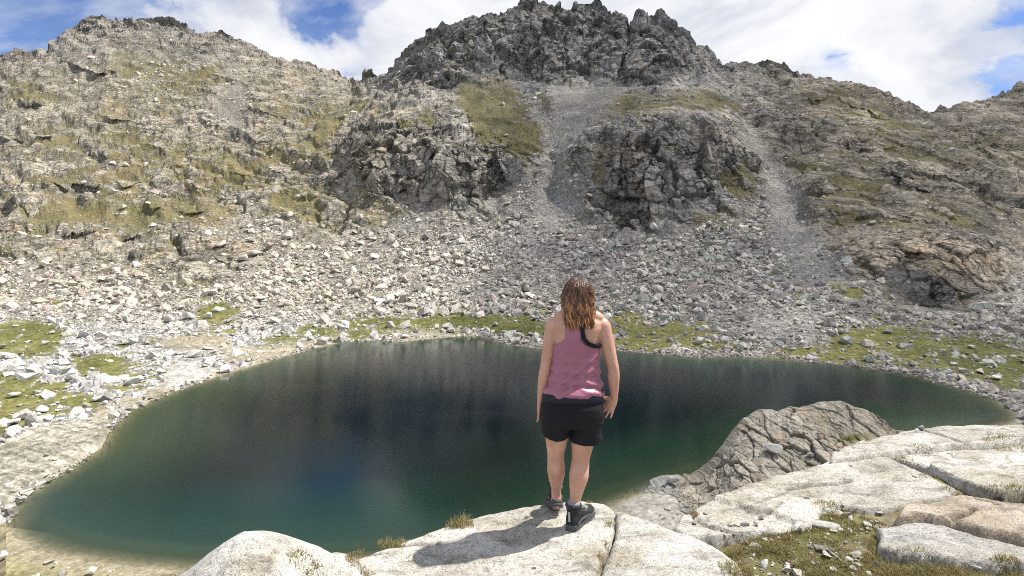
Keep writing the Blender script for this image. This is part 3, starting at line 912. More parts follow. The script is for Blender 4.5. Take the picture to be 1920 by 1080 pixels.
def lake():
    xs = np.linspace(-80, 112, 290); ys = np.linspace(34, 190, 260)
    X, Y = np.meshgrid(xs, ys, indexing='ij')
    ins = in_poly(X, Y, LAKE_POLY); d = seg_dist(X, Y, LAKE_POLY)
    sd = np.where(ins, d, -d)
    keep = sd > -2.5
    idx = np.arange(X.size).reshape(X.shape)
    q = np.stack([idx[:-1, :-1], idx[1:, :-1], idx[1:, 1:], idx[:-1, 1:]], -1)
    kq = keep[:-1, :-1] & keep[1:, :-1] & keep[1:, 1:] & keep[:-1, 1:]
    q = q[kq]
    V = np.stack([X, Y, np.zeros_like(X)], -1).reshape(-1, 3)
    dep = np.clip(sd, 0, 40).reshape(-1)
    # shelf is broader on the sunny left end
    u, inv = np.unique(q.ravel(), return_inverse=True)
    C = np.repeat(dep[u][:, None] / 40.0, 3, 1)
    me = mesh_np('lake', V[u], inv.reshape(-1, 4), C, smooth=True)
    m, t = newmat('lake_water')
    b = principled(t, Roughness=0.06, IOR=1.333)
    at = t.n('ShaderNodeAttribute', attribute_name='col')
    sep = t.n('ShaderNodeSeparateColor'); t.l(at.outputs['Color'], sep.inputs[0])
    tc = t.n('ShaderNodeTexCoord')
    nz = t.noise(t.mapping(tc.outputs['Object'], scale=(1, .7, 1)), .035, 3, .5)
    dd = t.math('ADD', sep.outputs[0], t.math('MULTIPLY', t.math('SUBTRACT', nz, .5), .10))
    colr = t.ramp(dd, [(0.0, (.10, .105, .05)), (.04, (.045, .066, .032)), (.10, (.017, .036, .020)), (.24, (.0065, .0235, .0140)), (.48, (.0018, .0092, .0098)), (.9, (.0012, .0065, .011))])
    t.l(colr, b.inputs['Base Color'])
    alpha = t.ramp(sep.outputs[0], [(0.0, 0.15), (.03, .55), (.09, 1.0)])
    t.l(alpha, b.inputs['Alpha'])
    n1 = t.noise(t.mapping(tc.outputs['Object'], scale=(.8, 2.0, 1), rot=(0, 0, .25)), 1.5, 4, .55)
    n2 = t.noise(t.mapping(tc.outputs['Object'], scale=(.5, 1.0, 1)), .05, 2, .5)
    hgt = t.math('MULTIPLY', n1, t.math('MULTIPLY', n2, n2))
    bp = t.n('ShaderNodeBump', inp={'Strength': .5, 'Distance': .12})
    t.l(hgt, bp.inputs['Height']); t.l(bp.outputs[0], b.inputs['Normal'])
    tag(link('lake', me, m), kind='structure')


lake()


# ------------------------------------------------------------------ the cloud that shades the right-hand slopes
def cloud():
    kx, ky = SUN_DIR.x / SUN_DIR.z, SUN_DIR.y / SUN_DIR.z
    ALT = 760.0
    foot = [(-5, 26), (-8, 70), (-14, 200), (-26, 262), (-66, 325), (-145, 425), (-215, 505), (-240, 700), (640, 760), (760, 300), (420, 20), (60, 8), (22, 14)]
    rnd = np.random.default_rng(5)
    bm = bmesh.new(); bmesh.ops.create_icosphere(bm, subdivisions=3, radius=1.0)
    sv = np.array([v.co[:] for v in bm.verts]); sf = np.array([[v.index for v in f.verts] for f in bm.faces]); bm.free()
    VS, FS = [], []; n = 0
    gx_, gy_ = np.meshgrid(np.arange(-260, 780, 26.0), np.arange(10, 780, 26.0))
    gx_ = gx_.ravel() + rnd.uniform(-9, 9, gx_.size); gy_ = gy_.ravel() + rnd.uniform(-9, 9, gy_.size)
    ins = in_poly(gx_, gy_, foot); dist = seg_dist(gx_, gy_, foot)
    for x, y, i_, d in zip(gx_, gy_, ins, dist):
        if not i_ or d < 7:
            continue
        r = min(rnd.uniform(17, 30), max(d * .98, 6))
        if d > 60 and rnd.random() < .10:
            continue
        p = np.array([x + kx * ALT, y + ky * ALT, ALT + min(d, 60) * .3 * rnd.uniform(0, 1)])
        v = sv * np.array([r, r, r * .7])
        v = v * (1 + .16 * fbm(sv * 2.0 + p[None] * .1, 3, 4)[:, None])
        VS.append(v + p); FS.append(sf + n); n += len(v)
    # a row of small puffs along the rim that keeps the near edge close to its line
    per = foot + [foot[0]]
    for (x0, y0), (x1, y1) in zip(per[:-1], per[1:]):
        L = math.hypot(x1 - x0, y1 - y0)
        for k in range(max(1, int(L / 9))):
            tt = (k + .5) / max(1, int(L / 9))
            r = rnd.uniform(4, 9)
            p = np.array([x0 + (x1 - x0) * tt + kx * ALT + 3 + rnd.uniform(-4, 4), y0 + (y1 - y0) * tt + ky * ALT + rnd.uniform(-3, 4), ALT + rnd.uniform(-6, 6)])
            v = sv[:, :] * np.array([r, r, r * .7]) * (1 + .2 * fbm(sv * 2.0 + p[None], 2, 4)[:, None])
            VS.append(v + p); FS.append(sf + n); n += len(v)
    me = mesh_np('cloud', np.concatenate(VS), np.concatenate(FS), smooth=True)
    m, t = newmat('cloud_vapour')
    o = t.n('ShaderNodeOutputMaterial')
    df = t.n('ShaderNodeBsdfDiffuse', inp={'Color': (.93, .93, .94, 1)})
    tr = t.n('ShaderNodeBsdfTransparent', inp={'Color': (1, 1, 1, 1)})
    mx = t.n('ShaderNodeMixShader', inp={0: .86})
    t.l(df.outputs[0], mx.inputs[1]); t.l(tr.outputs[0], mx.inputs[2]); t.l(mx.outputs[0], o.inputs[0])
    tag(link('cloud', me, m), kind='structure')


cloud()
# ------------------------------------------------------------------ stones
def hull_variants(n, seed, npts=10, blocky=.75):
    out = []
    rnd = random.Random(seed)
    for k in range(n):
        bm = bmesh.new()
        sx, sy, sz = rnd.uniform(.75, 1.2), rnd.uniform(.6, 1.0), rnd.uniform(.45, .8)
        pts = []
        for a in (-1, 1):
            for b in (-1, 1):
                for c in (-1, 1):
                    if rnd.random() < .85:
                        j = 1 - blocky * .45
                        pts.append((a * sx * rnd.uniform(1 - j, 1.05) * .62, b * sy * rnd.uniform(1 - j, 1.05) * .62, c * sz * rnd.uniform(1 - j, 1.05) * .62))
        for _ in range(max(0, npts - 8)):
            v = Vector((rnd.gauss(0, 1), rnd.gauss(0, 1), rnd.gauss(0, 1))).normalized() * rnd.uniform(.7, .85)
            pts.append((v.x * sx, v.y * sy, v.z * sz))
        vs_ = [bm.verts.new(p) for p in pts]
        r = bmesh.ops.convex_hull(bm, input=vs_)
        bmesh.ops.delete(bm, geom=[v for v in bm.verts if not v.link_faces], context='VERTS')
        bmesh.ops.triangulate(bm, faces=bm.faces[:])
        bm.verts.index_update()
        V = np.array([v.co[:] for v in bm.verts]); Fc = np.array([[v.index for v in f.verts] for f in bm.faces])
        bm.free()
        out.append((V, Fc))
    return out


def rand_rot(rng, n, tilt=.5):
    """random rotation matrices, mostly about the vertical"""
    a = rng.uniform(0, 2 * np.pi, n); b = rng.normal(0, tilt, n); c = rng.normal(0, tilt, n)
    ca, sa, cb, sb, cc, sc = np.cos(a), np.sin(a), np.cos(b), np.sin(b), np.cos(c), np.sin(c)
    Rz = np.zeros((n, 3, 3)); Rz[:, 0, 0] = ca; Rz[:, 0, 1] = -sa; Rz[:, 1, 0] = sa; Rz[:, 1, 1] = ca; Rz[:, 2, 2] = 1
    Rx = np.zeros((n, 3, 3)); Rx[:, 0, 0] = 1; Rx[:, 1, 1] = cb; Rx[:, 1, 2] = -sb; Rx[:, 2, 1] = sb; Rx[:, 2, 2] = cb
    Ry = np.zeros((n, 3, 3)); Ry[:, 1, 1] = 1; Ry[:, 0, 0] = cc; Ry[:, 0, 2] = sc; Ry[:, 2, 0] = -sc; Ry[:, 2, 2] = cc
    return Rz @ Rx @ Ry


def merge_stones(name, pos, size, col, variants, rng, tilt=.5):
    n = len(pos); R_ = rand_rot(rng, n, tilt)
    which = rng.integers(0, len(variants), n)
    VS, FS, CS = [], [], []; base = 0
    for k, (V, Fc) in enumerate(variants):
        s = np.where(which == k)[0]
        if not len(s):
            continue
        W = np.einsum('nij,vj->nvi', R_[s], V) * size[s][:, None, None] + pos[s][:, None, :]
        nv = len(V)
        VS.append(W.reshape(-1, 3)); CS.append(np.repeat(col[s], nv, 0))
        FS.append((Fc[None] + (np.arange(len(s)) * nv)[:, None, None] + base).reshape(-1, 3))
        base += len(s) * nv
    return mesh_np(name, np.concatenate(VS), np.concatenate(FS), np.concatenate(CS))


MAT_STONE = make_terrain_mat('scree_stone', 1.1, 4.0, .35, .25)


def scree_stones():
    rng = np.random.default_rng(11)
    nx, nv = GX.shape
    var = hull_variants(18, 3, 11)
    ii = rng.integers(1, nx - 1, 300000); jj = rng.integers(2, nv - 12, 300000)
    dens = TG['scree'] * (1 - np.clip(TG['sand'] + TG['bank'] + TG['slab'], 0, 1)) * (1 - .93 * TGREEN) * (1 - .55 * TG['fine']) * (1 - .95 * np.clip(TG['cliff'], 0, 1)) * 1.0
    dens += (1 - TG['scree']) * (1 - TG['cliff']) * .07 * (1 - .55 * TG['grass']) * (1 - np.clip(TG['slab'] + TG['bank'], 0, 1))
    patch = fbm(np.stack([GX.ravel() / 60, GY.ravel() / 26, GX.ravel() * 0], -1), 3, 66).reshape(GX.shape)
    dens = np.clip(dens * (.75 + 1.1 * patch), .0, 1) * (1 - .4 * sstep(560, 640, GY) * sstep(700, 500, GX))
    h_img = (YSH - YSK)[ii] / 520.0                         # image area of one cell
    w_img = np.gradient(XS)[ii]
    acc = dens[ii, jj] * h_img * w_img / 1.7
    ok = rng.random(len(ii)) < np.clip(acc, 0, 1) * .48
    ii, jj = ii[ok], jj[ok]
    order = rng.permutation(len(ii))[:52000]; ii, jj = ii[order], jj[order]
    pos = TQ[ii, jj].copy(); n = len(pos)
    px = 2.5 + 2.2 * rng.pareto(1.9, n)
    px = np.clip(px, 2.4, 18) * np.interp(GY[ii, jj], [360, 450, 540, 640], [.7, .78, .95, 1.05])
    fine = TG['fine'][ii, jj]
    px = px * (1 - .45 * fine)
    upper = np.clip((480 - GY[ii, jj]) / 250, 0, 1)
    px = px * (1 - .25 * upper)
    lowleft = np.clip((GY[ii, jj] - 640) / 200, 0, 1); px = px * (1 + .5 * lowleft)
    size = px / F * pos[:, 1]
    pos[:, 2] += size * rng.uniform(-.05, .28, n)
    # colour: pale fresh stone, greyer on the right
    t = sstep(560, 1050, GX[ii, jj])[:, None]; r_ = sstep(1500, 1700, GX[ii, jj])[:, None]
    low = (sstep(560, 660, GY[ii, jj]) * (1 - t[:, 0]))[:, None]
    c = np.array([.50, .455, .385]) * (1 - t) + np.array([.42, .395, .355]) * t
    c = c * (1 - low) + np.array([.49, .475, .45]) * low
    c = c * (1 - r_ * .25) + np.array([.36, .33, .28]) * r_ * .25
    c = c * rng.normal(1.0, .2, n).clip(.45, 1.5)[:, None] * (1 + rng.normal(0, .03, (n, 3)))
    me = merge_stones('scree_stones', pos, size, np.clip(c, .05, .7), var, rng)
    tag(link('scree_stones', me, MAT_STONE), 'countless broken stones lying on the scree and shore', 'stones', kind='stuff')


scree_stones()


def bank_stones():
    """pebbles and stones of the near bank, the sand strips and the striated rock"""
    rng = np.random.default_rng(31)
    var = hull_variants(10, 9, 11)
    P, S_, C_ = [], [], []
    n = 9000
    X = rng.uniform(-62, 16, n); Y = rng.uniform(40, 62, n)
    d = seg_dist(X, Y, LAKE_POLY); ins = in_poly(X, Y, LAKE_POLY)
    cl = fbm(np.stack([X / 3, Y / 3, X * 0], -1), 3, 2)
    ok = (~ins) & (d > .4) & (d < 16) & (Y < 56) & (cl > -.1 - .3 * rng.random(n)) & (rng.random(n) < .25 + np.clip(d / 8, 0, 1) * .75)
    X, Y, d = X[ok], Y[ok], d[ok]
    for x, y, q in zip(X, Y, d):
        s = .05 + .05 * rng.pareto(1.9); s = min(s, .55)
        P.append((x, y, .035 * q + s * .2)); S_.append(s); C_.append(np.array([.46, .44, .40]) * rng.uniform(.55, 1.3))
    nx, nv = GX.shape
    w_ = np.clip(TG['sand'] * .8 + TG['slab'] * .35 + TG['bank'] * .25, 0, 1)
    for _ in range(26000):
        i, j = int(rng.integers(1, nx - 1)), int(rng.integers(3, nv - 12))
        if rng.random() < w_[i, j] * .8 and TQ[i, j, 2] > .05:
            px = 1.6 + 1.3 * rng.pareto(2.0)
            s = min(px, 10) / F * TQ[i, j, 1]
            P.append(tuple(TQ[i, j] + np.array([0, 0, s * .15]))); S_.append(s); C_.append(np.array([.40, .37, .31]) * rng.uniform(.6, 1.35))
    L_ = [px_lake(x, y) for x, y in SHORE if 14 <= x <= 1906]
    seg = np.array(L_); ds = np.hypot(*np.diff(seg, axis=0).T); cum = np.concatenate([[0], np.cumsum(ds)])
    for u in rng.uniform(0, cum[-1], 2600):                      # stones along the waterline
        k = min(np.searchsorted(cum, u) - 1, len(ds) - 1); f_ = (u - cum[k]) / ds[k]
        x, y = seg[k] + (seg[k + 1] - seg[k]) * f_
        if fbm(np.array([[x / 9, y / 9, 0.]]), 2, 5)[0] < -.12:
            continue
        o_ = rng.normal(.3, 1.0); s = min(.16 + .16 * rng.pareto(2.0), 1.1); r0 = math.hypot(x, y)
        P.append((x + x / r0 * o_, y + y / r0 * o_, max(-.12, o_ * .08) + s * .1)); S_.append(s); C_.append(np.array([.38, .36, .32]) * rng.uniform(.5, 1.35))
    me = merge_stones('shore_pebbles', np.array(P), np.array(S_), np.clip(np.array(C_), .05, .65), var, rng, .35)
    tag(link('shore_pebbles', me, MAT_STONE), 'small stones sprinkled along the sandy lake margin', 'stones', kind='stuff')


bank_stones()
# ------------------------------------------------------------------ granite outcrop at the near shore (in the cloud's shade)
def near_outcrop():
    top = [(1150, 946), (1180, 930), (1230, 912), (1252, 905), (1290, 903), (1310, 900), (1330, 888), (1352, 862), (1370, 835), (1384, 808), (1400, 788), (1430, 769), (1452, 771), (1466, 776), (1490, 764),
           (1505, 767), (1540, 757), (1570, 753), (1582, 752), (1600, 762), (1622, 768), (1640, 776), (1662, 788), (1668, 797), (1675, 806), (1700, 812), (1740, 818)]
    bot = [(1150, 985), (1250, 1000), (1300, 975), (1400, 945), (1500, 912), (1600, 875), (1740, 840)]
    ytn = [(1150, 64), (1250, 66.5), (1300, 67.5), (1350, 67), (1400, 69), (1500, 71.5), (1600, 73.5), (1680, 75), (1740, 78)]
    ybn = [(1150, 57), (1250, 57), (1300, 56), (1400, 54.5), (1500, 56), (1600, 60), (1740, 72)]
    xs = np.linspace(1150, 1740, 520); nv = 240
    v = np.linspace(0, 1, nv)
    yt, yb = interp_pts(top, xs), interp_pts(bot, xs)
    Yt, Yb = blur1(interp_pts(ytn, xs), 14, 0), blur1(interp_pts(ybn, xs), 14, 0)
    GXo = np.repeat(xs[:, None], nv, 1); GYo = yb[:, None] + (yt - yb)[:, None] * v
    Yd = Yb[:, None] + (Yt - Yb)[:, None] * v ** 1.15
    P = np.stack([(GXo - 960) / F * Yd, Yd, H + Yd * (HY - GYo) / F], -1)
    flat = P.reshape(-1, 3)
    du = np.gradient(P, axis=0); dv = np.gradient(P, axis=1)
    N = np.cross(du, dv).reshape(-1, 3); N /= np.linalg.norm(N, axis=1, keepdims=True) + 1e-9; N[N[:, 2] < 0] *= -1
    wv = np.stack([fbm(flat / 2.5, 3, 51), fbm(flat / 2.5 + 7, 3, 52), fbm(flat / 2.5 + 19, 3, 53)], -1)
    a = math.radians(38)
    D = np.stack([flat[:, 0] * math.cos(a) + flat[:, 2] * math.sin(a), flat[:, 1], -flat[:, 0] * math.sin(a) + flat[:, 2] * math.cos(a)], -1)
    f1, r1, e1 = facets((D + wv * .45) / np.array([1.8, 6.5, 4.4]), 21, .9)
    f2, r2, e2 = facets((D + wv * .25) / np.array([1.0, 2.6, 1.5]), 22, .9)
    f3, r3, e3 = facets((D + wv * .2) / np.array([.42, .7, .5]), 23)
    gxf, gyf = GXo.ravel(), GYo.ravel()
    rub = sstep(1300, 1250, gxf + wv[:, 0] * 30)                       # gravel at the foot
    cc = np.exp(-((gxf - 1540) / 75) ** 2 - ((gyf - 835) / 42) ** 2)
    bro = np.clip(.35 + cc, 0, 1)
    nb = fbm(flat / 1.2, 4, 61)
    disp = (1 - rub) * (f1 * .55 * (.6 + bro * .4) + f2 * .26 * bro + f3 * .07 - np.exp(-(e1 / .035) ** 2) * .20 - np.exp(-(e2 / .04) ** 2) * .13 * bro) + rub * (f3 * .12 + nb * .2)
    fade = np.tile(np.clip((1 - v) / .04, 0.35, 1), len(xs))
    Q = flat + N * (disp * fade)[:, None]
    C = np.array([.295, .27, .225]) * np.clip(1 + .3 * (r1 - .5) + .3 * (r2 - .5) + .2 * (r3 - .5) + .3 * nb, .45, 1.6)[:, None]
    rust = np.clip(fbm(flat / 3.0, 3, 62) * 2 - .2, 0, 1)[:, None]
    C = C * (1 + rust * np.array([.12, 0, -.12]))
    ck = np.clip(np.exp(-(e1 / .04) ** 2) * .5 + np.exp(-(e2 / .04) ** 2) * .45 * bro, 0, .85)[:, None] * (1 - rub[:, None])
    C = C * (1 - ck) + np.array([.07, .062, .045]) * ck
    grey = np.array([.235, .228, .212]) * np.clip(1 + .5 * (r3 - .5) + .35 * nb, .5, 1.5)[:, None]
    C = C * (1 - rub[:, None]) + grey * rub[:, None]
    gr = np.clip(np.exp(-((gxf - 1600) / 32) ** 2 - ((gyf - 822) / 10) ** 2) * 1.6 + nb * .5 - .4, 0, 1)[:, None]
    C = C * (1 - gr) + np.array([.11, .11, .03]) * gr
    Q = Q.reshape(P.shape); C = C.reshape(P.shape)
    back, bc = [], []
    for k in range(1, 13):
        w_ = k / 12.0
        q = Q[:, -1].copy(); q[:, 1] += 5.5 * w_ ** .8
        q[:, 2] = q[:, 2] * (1 - w_ ** 2.0 * 1.0) - 1.6 * w_ ** 2
        q += (vnoise(q / .9, 9) * .25 * w_)[:, None]
        back.append(q); bc.append(C[:, -1])
    front, fc = [], []
    for k in range(8, 0, -1):
        w_ = k / 8.0
        q = Q[:, 0].copy(); q[:, 1] -= 5.0 * w_; q[:, 2] -= 5.0 * w_
        front.append(q); fc.append(C[:, 0])
    Q = np.concatenate([np.stack(front, 1), Q, np.stack(back, 1)], 1); C = np.concatenate([np.stack(fc, 1), C, np.stack(bc, 1)], 1)
    idx = np.arange(Q.shape[0] * Q.shape[1]).reshape(Q.shape[:2])
    q = np.stack([idx[:-1, :-1], idx[1:, :-1], idx[1:, 1:], idx[:-1, 1:]], -1)
    fx = (GXo[:-1, 0] + GXo[1:, 0]) / 2
    m = make_terrain_mat('outcrop_rock', 2.4, 9.0, .5, .12)
    sel = fx > 1296
    Qf, Cf = Q.reshape(-1, 3), C.reshape(-1, 3)
    for nm, s in (('rock_outcrop', sel), ('gravel_shore', ~sel)):
        fq = q[s].reshape(-1, 4)
        u, inv = np.unique(fq.ravel(), return_inverse=True)
        o = link(nm, mesh_np(nm, Qf[u], inv.reshape(-1, 4), Cf[u]), m)
        if nm == 'rock_outcrop':
            tag(o, 'cracked brown-grey rock knob rising from the lake behind the pale foreground slabs', 'rock')
        else:
            tag(o, kind='structure')
    return Q[:, 8:8 + nv], xs, GYo


OQ, OXS, OGY = near_outcrop()


def outcrop_at(px, py):
    i = int(np.argmin(np.abs(OXS - px))); j = int(np.argmin(np.abs(OGY[i] - py)))
    return OQ[i, j]


# ------------------------------------------------------------------ foreground granite
SLOPE = 0.06
def plane_px(px, py, dz=0.0):
    Y = (1.8 - dz) / ((py - HY) / F + SLOPE * (px - 960) / F)
    return ((px - 960) / F * Y, Y)


def plane_z(X):
    return H - 1.8 + SLOPE * X


MAT_GRANITE, _t = newmat('granite')
def _granite(t):
    b = principled(t, Roughness=.85)
    b.inputs['Specular IOR Level'].default_value = .25
    tc = t.n('ShaderNodeTexCoord')
    at = t.n('ShaderNodeAttribute', attribute_name='col')
    v1 = t.n('ShaderNodeTexVoronoi', inp={'Scale': 170.0}); t.l(tc.outputs['Object'], v1.inputs['Vector'])
    s1 = t.n('ShaderNodeSeparateColor'); t.l(v1.outputs['Color'], s1.inputs[0])
    spk = t.ramp(s1.outputs[0], [(0.0, .42), (.10, .6), (.16, .88), (.5, 1.0), (.85, 1.12), (1.0, 1.22)])
    v2 = t.noise(tc.outputs['Object'], 26.0, 6, .7)
    mot = t.ramp(v2, [(.28, .62), (.48, 1.0), (.7, 1.16)])
    big = t.noise(tc.outputs['Object'], 2.2, 6, .6, .4)
    stain = t.ramp(big, [(.28, (.60, .55, .46)), (.42, (.86, .83, .77)), (.52, (1.0, .99, .97)), (.64, (1.08, 1.07, 1.05))])
    gr = t.ramp(t.noise(t.mapping(tc.outputs['Object'], scale=(1, 2.2, 1), rot=(0, 0, .5)), 4.5, 8, .72, .8), [(.36, .55), (.50, 1.0), (1.0, 1.0)])
    stain = t.mix(1.0, stain, gr, 'MULTIPLY')
    c = t.mix(1.0, at.outputs['Color'], spk, 'MULTIPLY')
    c = t.mix(1.0, c, mot, 'MULTIPLY')
    c = t.mix(1.0, c, stain, 'MULTIPLY')
    # black lichen freckles
    v3 = t.n('ShaderNodeTexVoronoi', inp={'Scale': 9.0}); t.l(tc.outputs['Object'], v3.inputs['Vector'])
    s3 = t.n('ShaderNodeSeparateColor'); t.l(v3.outputs['Color'], s3.inputs[0])
    lim = t.math('MULTIPLY', t.math('GREATER_THAN', s3.outputs[1], .86), t.math('LESS_THAN', t.math('ADD', v3.outputs['Distance'], t.math('MULTIPLY', t.math('SUBTRACT', v2, .5), .8)), .16))
    c = t.mix(t.math('MULTIPLY', lim, .8), c, (.035, .034, .03))
    t.l(c, b.inputs['Base Color'])
    hsum = t.math('ADD', t.math('MULTIPLY', v2, 1.0), t.math('MULTIPLY', t.noise(tc.outputs['Object'], 110.0, 3, .6), .35))
    hsum = t.math('ADD', hsum, t.math('MULTIPLY', t.noise(tc.outputs['Object'], 6.0, 4, .55), 1.6))
    bp = t.n('ShaderNodeBump', inp={'Strength': .55, 'Distance': .022})
    t.l(hsum, bp.inputs['Height']); t.l(bp.outputs[0], b.inputs['Normal'])
_granite(_t)

FG = []            # (x0, y0, step, z grid) of every foreground surface


def fg_height(X, Y):
    z = -1e9
    for x0, y0, st, Z in FG:
        i, j = (X - x0) / st, (Y - y0) / st
        if 0 <= i < Z.shape[0] - 1 and 0 <= j < Z.shape[1] - 1:
            a, b = int(i), int(j); u, v = i - a, j - b
            q = Z[a:a + 2, b:b + 2]
            if np.isnan(q).any():
                continue
            z = max(z, q[0, 0] * (1 - u) * (1 - v) + q[1, 0] * u * (1 - v) + q[0, 1] * (1 - u) * v + q[1, 1] * u * v)
    return z


def fg_px(px, py):
    """foreground point seen at a photo pixel (walk along the ray)"""
    d = np.array([(px - 960) / F, 1.0, (HY - py) / F])
    Y = 1.6
    while Y < 9:
        p = d * Y
        if fg_height(p[0], p[1]) >= H + p[2]:
            return np.array([p[0], p[1], H + p[2]])
        Y += .012
    X, Y = plane_px(px, py)
    return np.array([X, Y, plane_z(X)])


def heightfield(name, X, Y, Z, keep, C, st, mat, smooth=True):
    idx = np.arange(X.size).reshape(X.shape)
    q = np.stack([idx[:-1, :-1], idx[1:, :-1], idx[1:, 1:], idx[:-1, 1:]], -1)
    kq = keep[:-1, :-1] & keep[1:, :-1] & keep[1:, 1:] & keep[:-1, 1:]
    q = q[kq]
    u, inv = np.unique(q.ravel(), return_inverse=True)
    V = np.stack([X, Y, Z], -1).reshape(-1, 3)
    me = mesh_np(name, V[u], inv.reshape(-1, 4), C.reshape(-1, 3)[u], smooth=smooth)
    FG.append((X[0, 0], Y[0, 0], st, np.where(keep, Z, np.nan)))
    return link(name, me, mat)


def slab(label, poly_px, dz=0.0, edge=.014, drop=.5, tx=0.0, ty=0.0, amp=.014, seed=0, st=.016, color=(.60, .585, .55), side=None, cracks=(), warp=.03, world=None, name='granite_rock', wall=7.0, step=.034, dome=0.0, stain=None):
    poly = world if world else [plane_px(x, y, dz) for x, y in poly_px]
    pa = np.array(poly); cx, cy = pa.mean(0)
    m = drop / wall + edge * .3 + .1
    xs = np.arange(pa[:, 0].min() - m, pa[:, 0].max() + m, st); ys = np.arange(pa[:, 1].min() - m, pa[:, 1].max() + m, st)
    X, Y = np.meshgrid(xs, ys, indexing='ij')
    P = np.stack([X.ravel(), Y.ravel(), np.full(X.size, seed * 3.7)], -1)
    w1 = fbm(P / .35, 4, seed).reshape(X.shape); w2 = fbm(P / .35 + 9, 4, seed + 1).reshape(X.shape)
    Xw, Yw = X + w1 * warp, Y + w2 * warp
    Xw = Xw + fbm(P / .09, 3, seed + 11).reshape(X.shape) * warp * .55; Yw = Yw + fbm(P / .09 + 5, 3, seed + 12).reshape(X.shape) * warp * .55
    d = seg_dist(Xw, Yw, poly); d = np.where(in_poly(Xw, Yw, poly), d, -d)
    low = fbm(P / .9, 3, seed + 2).reshape(X.shape); mid = fbm(P / .22, 4, seed + 3).reshape(X.shape)
    f, r, e = facets(P / np.array([1.5, .75, 1.0]) + np.stack([w1.ravel(), w2.ravel(), 0 * w1.ravel()], -1) * .35, seed + 4, .6)
    f = f.reshape(X.shape); e = e.reshape(X.shape)
    pr = np.where(d > edge, 0, np.where(d > 0, edge - np.sqrt(np.maximum(edge ** 2 - (edge - np.clip(d, 0, edge)) ** 2, 0)), edge - d * wall))
    dmax = max(.2, np.nanmax(d))
    Z = plane_z(X) + dz + tx * (X - cx) + ty * (Y - cy) + amp * low + .012 * mid + step * f + dome * np.clip(d / dmax, 0, 1) ** .7 - pr
    cr = np.zeros(X.shape)
    hair_ = np.exp(-(e / .012) ** 2) * np.clip(fbm(P / .8, 2, seed + 8).reshape(X.shape) * 3 + .1, 0, 1)
    Z -= .012 * hair_; cr = np.maximum(cr, hair_ * .75)
    for pts, wd, dp in cracks:
        pw = [plane_px(x, y, dz) for x, y in pts]
        dc = seg_dist(Xw, Yw, pw, closed=False)
        Z -= dp * np.exp(-(dc / wd) ** 2); cr = np.maximum(cr, np.exp(-(dc / (wd * 1.3)) ** 2))
    col = np.array(color) * np.clip(1 + .16 * low + .16 * mid, .6, 1.3)[..., None]
    lich = np.clip(fbm(P / np.array([.7, .22, 1.0]), 5, seed + 7) * 2.4 - .15, 0, 1).reshape(X.shape)[..., None]
    col = col * (1 - lich * .5) + np.array([.33, .32, .29]) * lich * .5
    if stain:
        sm = np.clip(low * 1.2 + mid * .5 + .35, 0, 1)[..., None]
        col = col * (1 - sm) + np.array(stain) * sm
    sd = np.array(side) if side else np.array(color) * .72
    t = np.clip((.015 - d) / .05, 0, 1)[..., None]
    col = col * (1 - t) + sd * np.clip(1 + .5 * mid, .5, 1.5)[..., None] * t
    col = col * (1 - .8 * cr[..., None]) + np.array([.07, .06, .04]) * .8 * cr[..., None]
    keep = d > -drop / wall
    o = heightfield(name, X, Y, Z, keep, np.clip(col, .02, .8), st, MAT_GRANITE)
    return tag(o, label, 'rock')


CREST = [(300, 1500), (420, 1120), (560, 1085), (640, 1052), (760, 1012), (880, 974), (985, 953), (1090, 944), (1160, 960), (1240, 990), (1262, 992), (1290, 975), (1400, 920), (1560, 872), (1610, 850), (1700, 818), (1760, 808), (1990, 803), (2600, 800)]


def foreground_ground():
    crest = [plane_px(x, y) for x, y in CREST] + [(9.5, .2), (-2.4, .2)]
    st = .03
    xs = np.arange(-4.5, 9.5, st); ys = np.arange(.3, 9.0, st)
    X, Y = np.meshgrid(xs, ys, indexing='ij')
    P = np.stack([X.ravel(), Y.ravel(), np.zeros(X.size)], -1)
    d = seg_dist(X, Y, crest); d = np.where(in_poly(X, Y, crest), d, -d)
    n1 = fbm(P / .8, 4, 2).reshape(X.shape); n2 = fbm(P / .18, 4, 3).reshape(X.shape)
    Z = plane_z(X) - .045 + .03 * n1 + .018 * n2 - np.where(d < .35, (.35 - d) * .5, 0) - np.where(d < 0, -d * 2.6, 0)
    Z = np.maximum(Z, H - 2.9 - .70 * Y)
    soil = np.array([.24, .20, .15]) * np.clip(1 + .4 * n2 + .2 * n1, .5, 1.5)[..., None]
    moss = np.array([.105, .098, .036]) * np.clip(1 + .5 * n2, .5, 1.5)[..., None]
    t = np.clip(.75 + 1.2 * n1 + .9 * n2, 0, 1)[..., None]
    C = soil * (1 - t) + moss * t
    rk = np.clip(-d * 5, 0, 1)[..., None]
    C = C * (1 - rk) + np.array([.42, .40, .36]) * np.clip(1 + .4 * n2, .6, 1.4)[..., None] * rk
    o = heightfield('ground', X, Y, Z, np.ones(X.shape, bool), C, st, make_terrain_mat('ground_soil', 14, 60, .6, .02))
    tag(o, kind='structure')


foreground_ground()

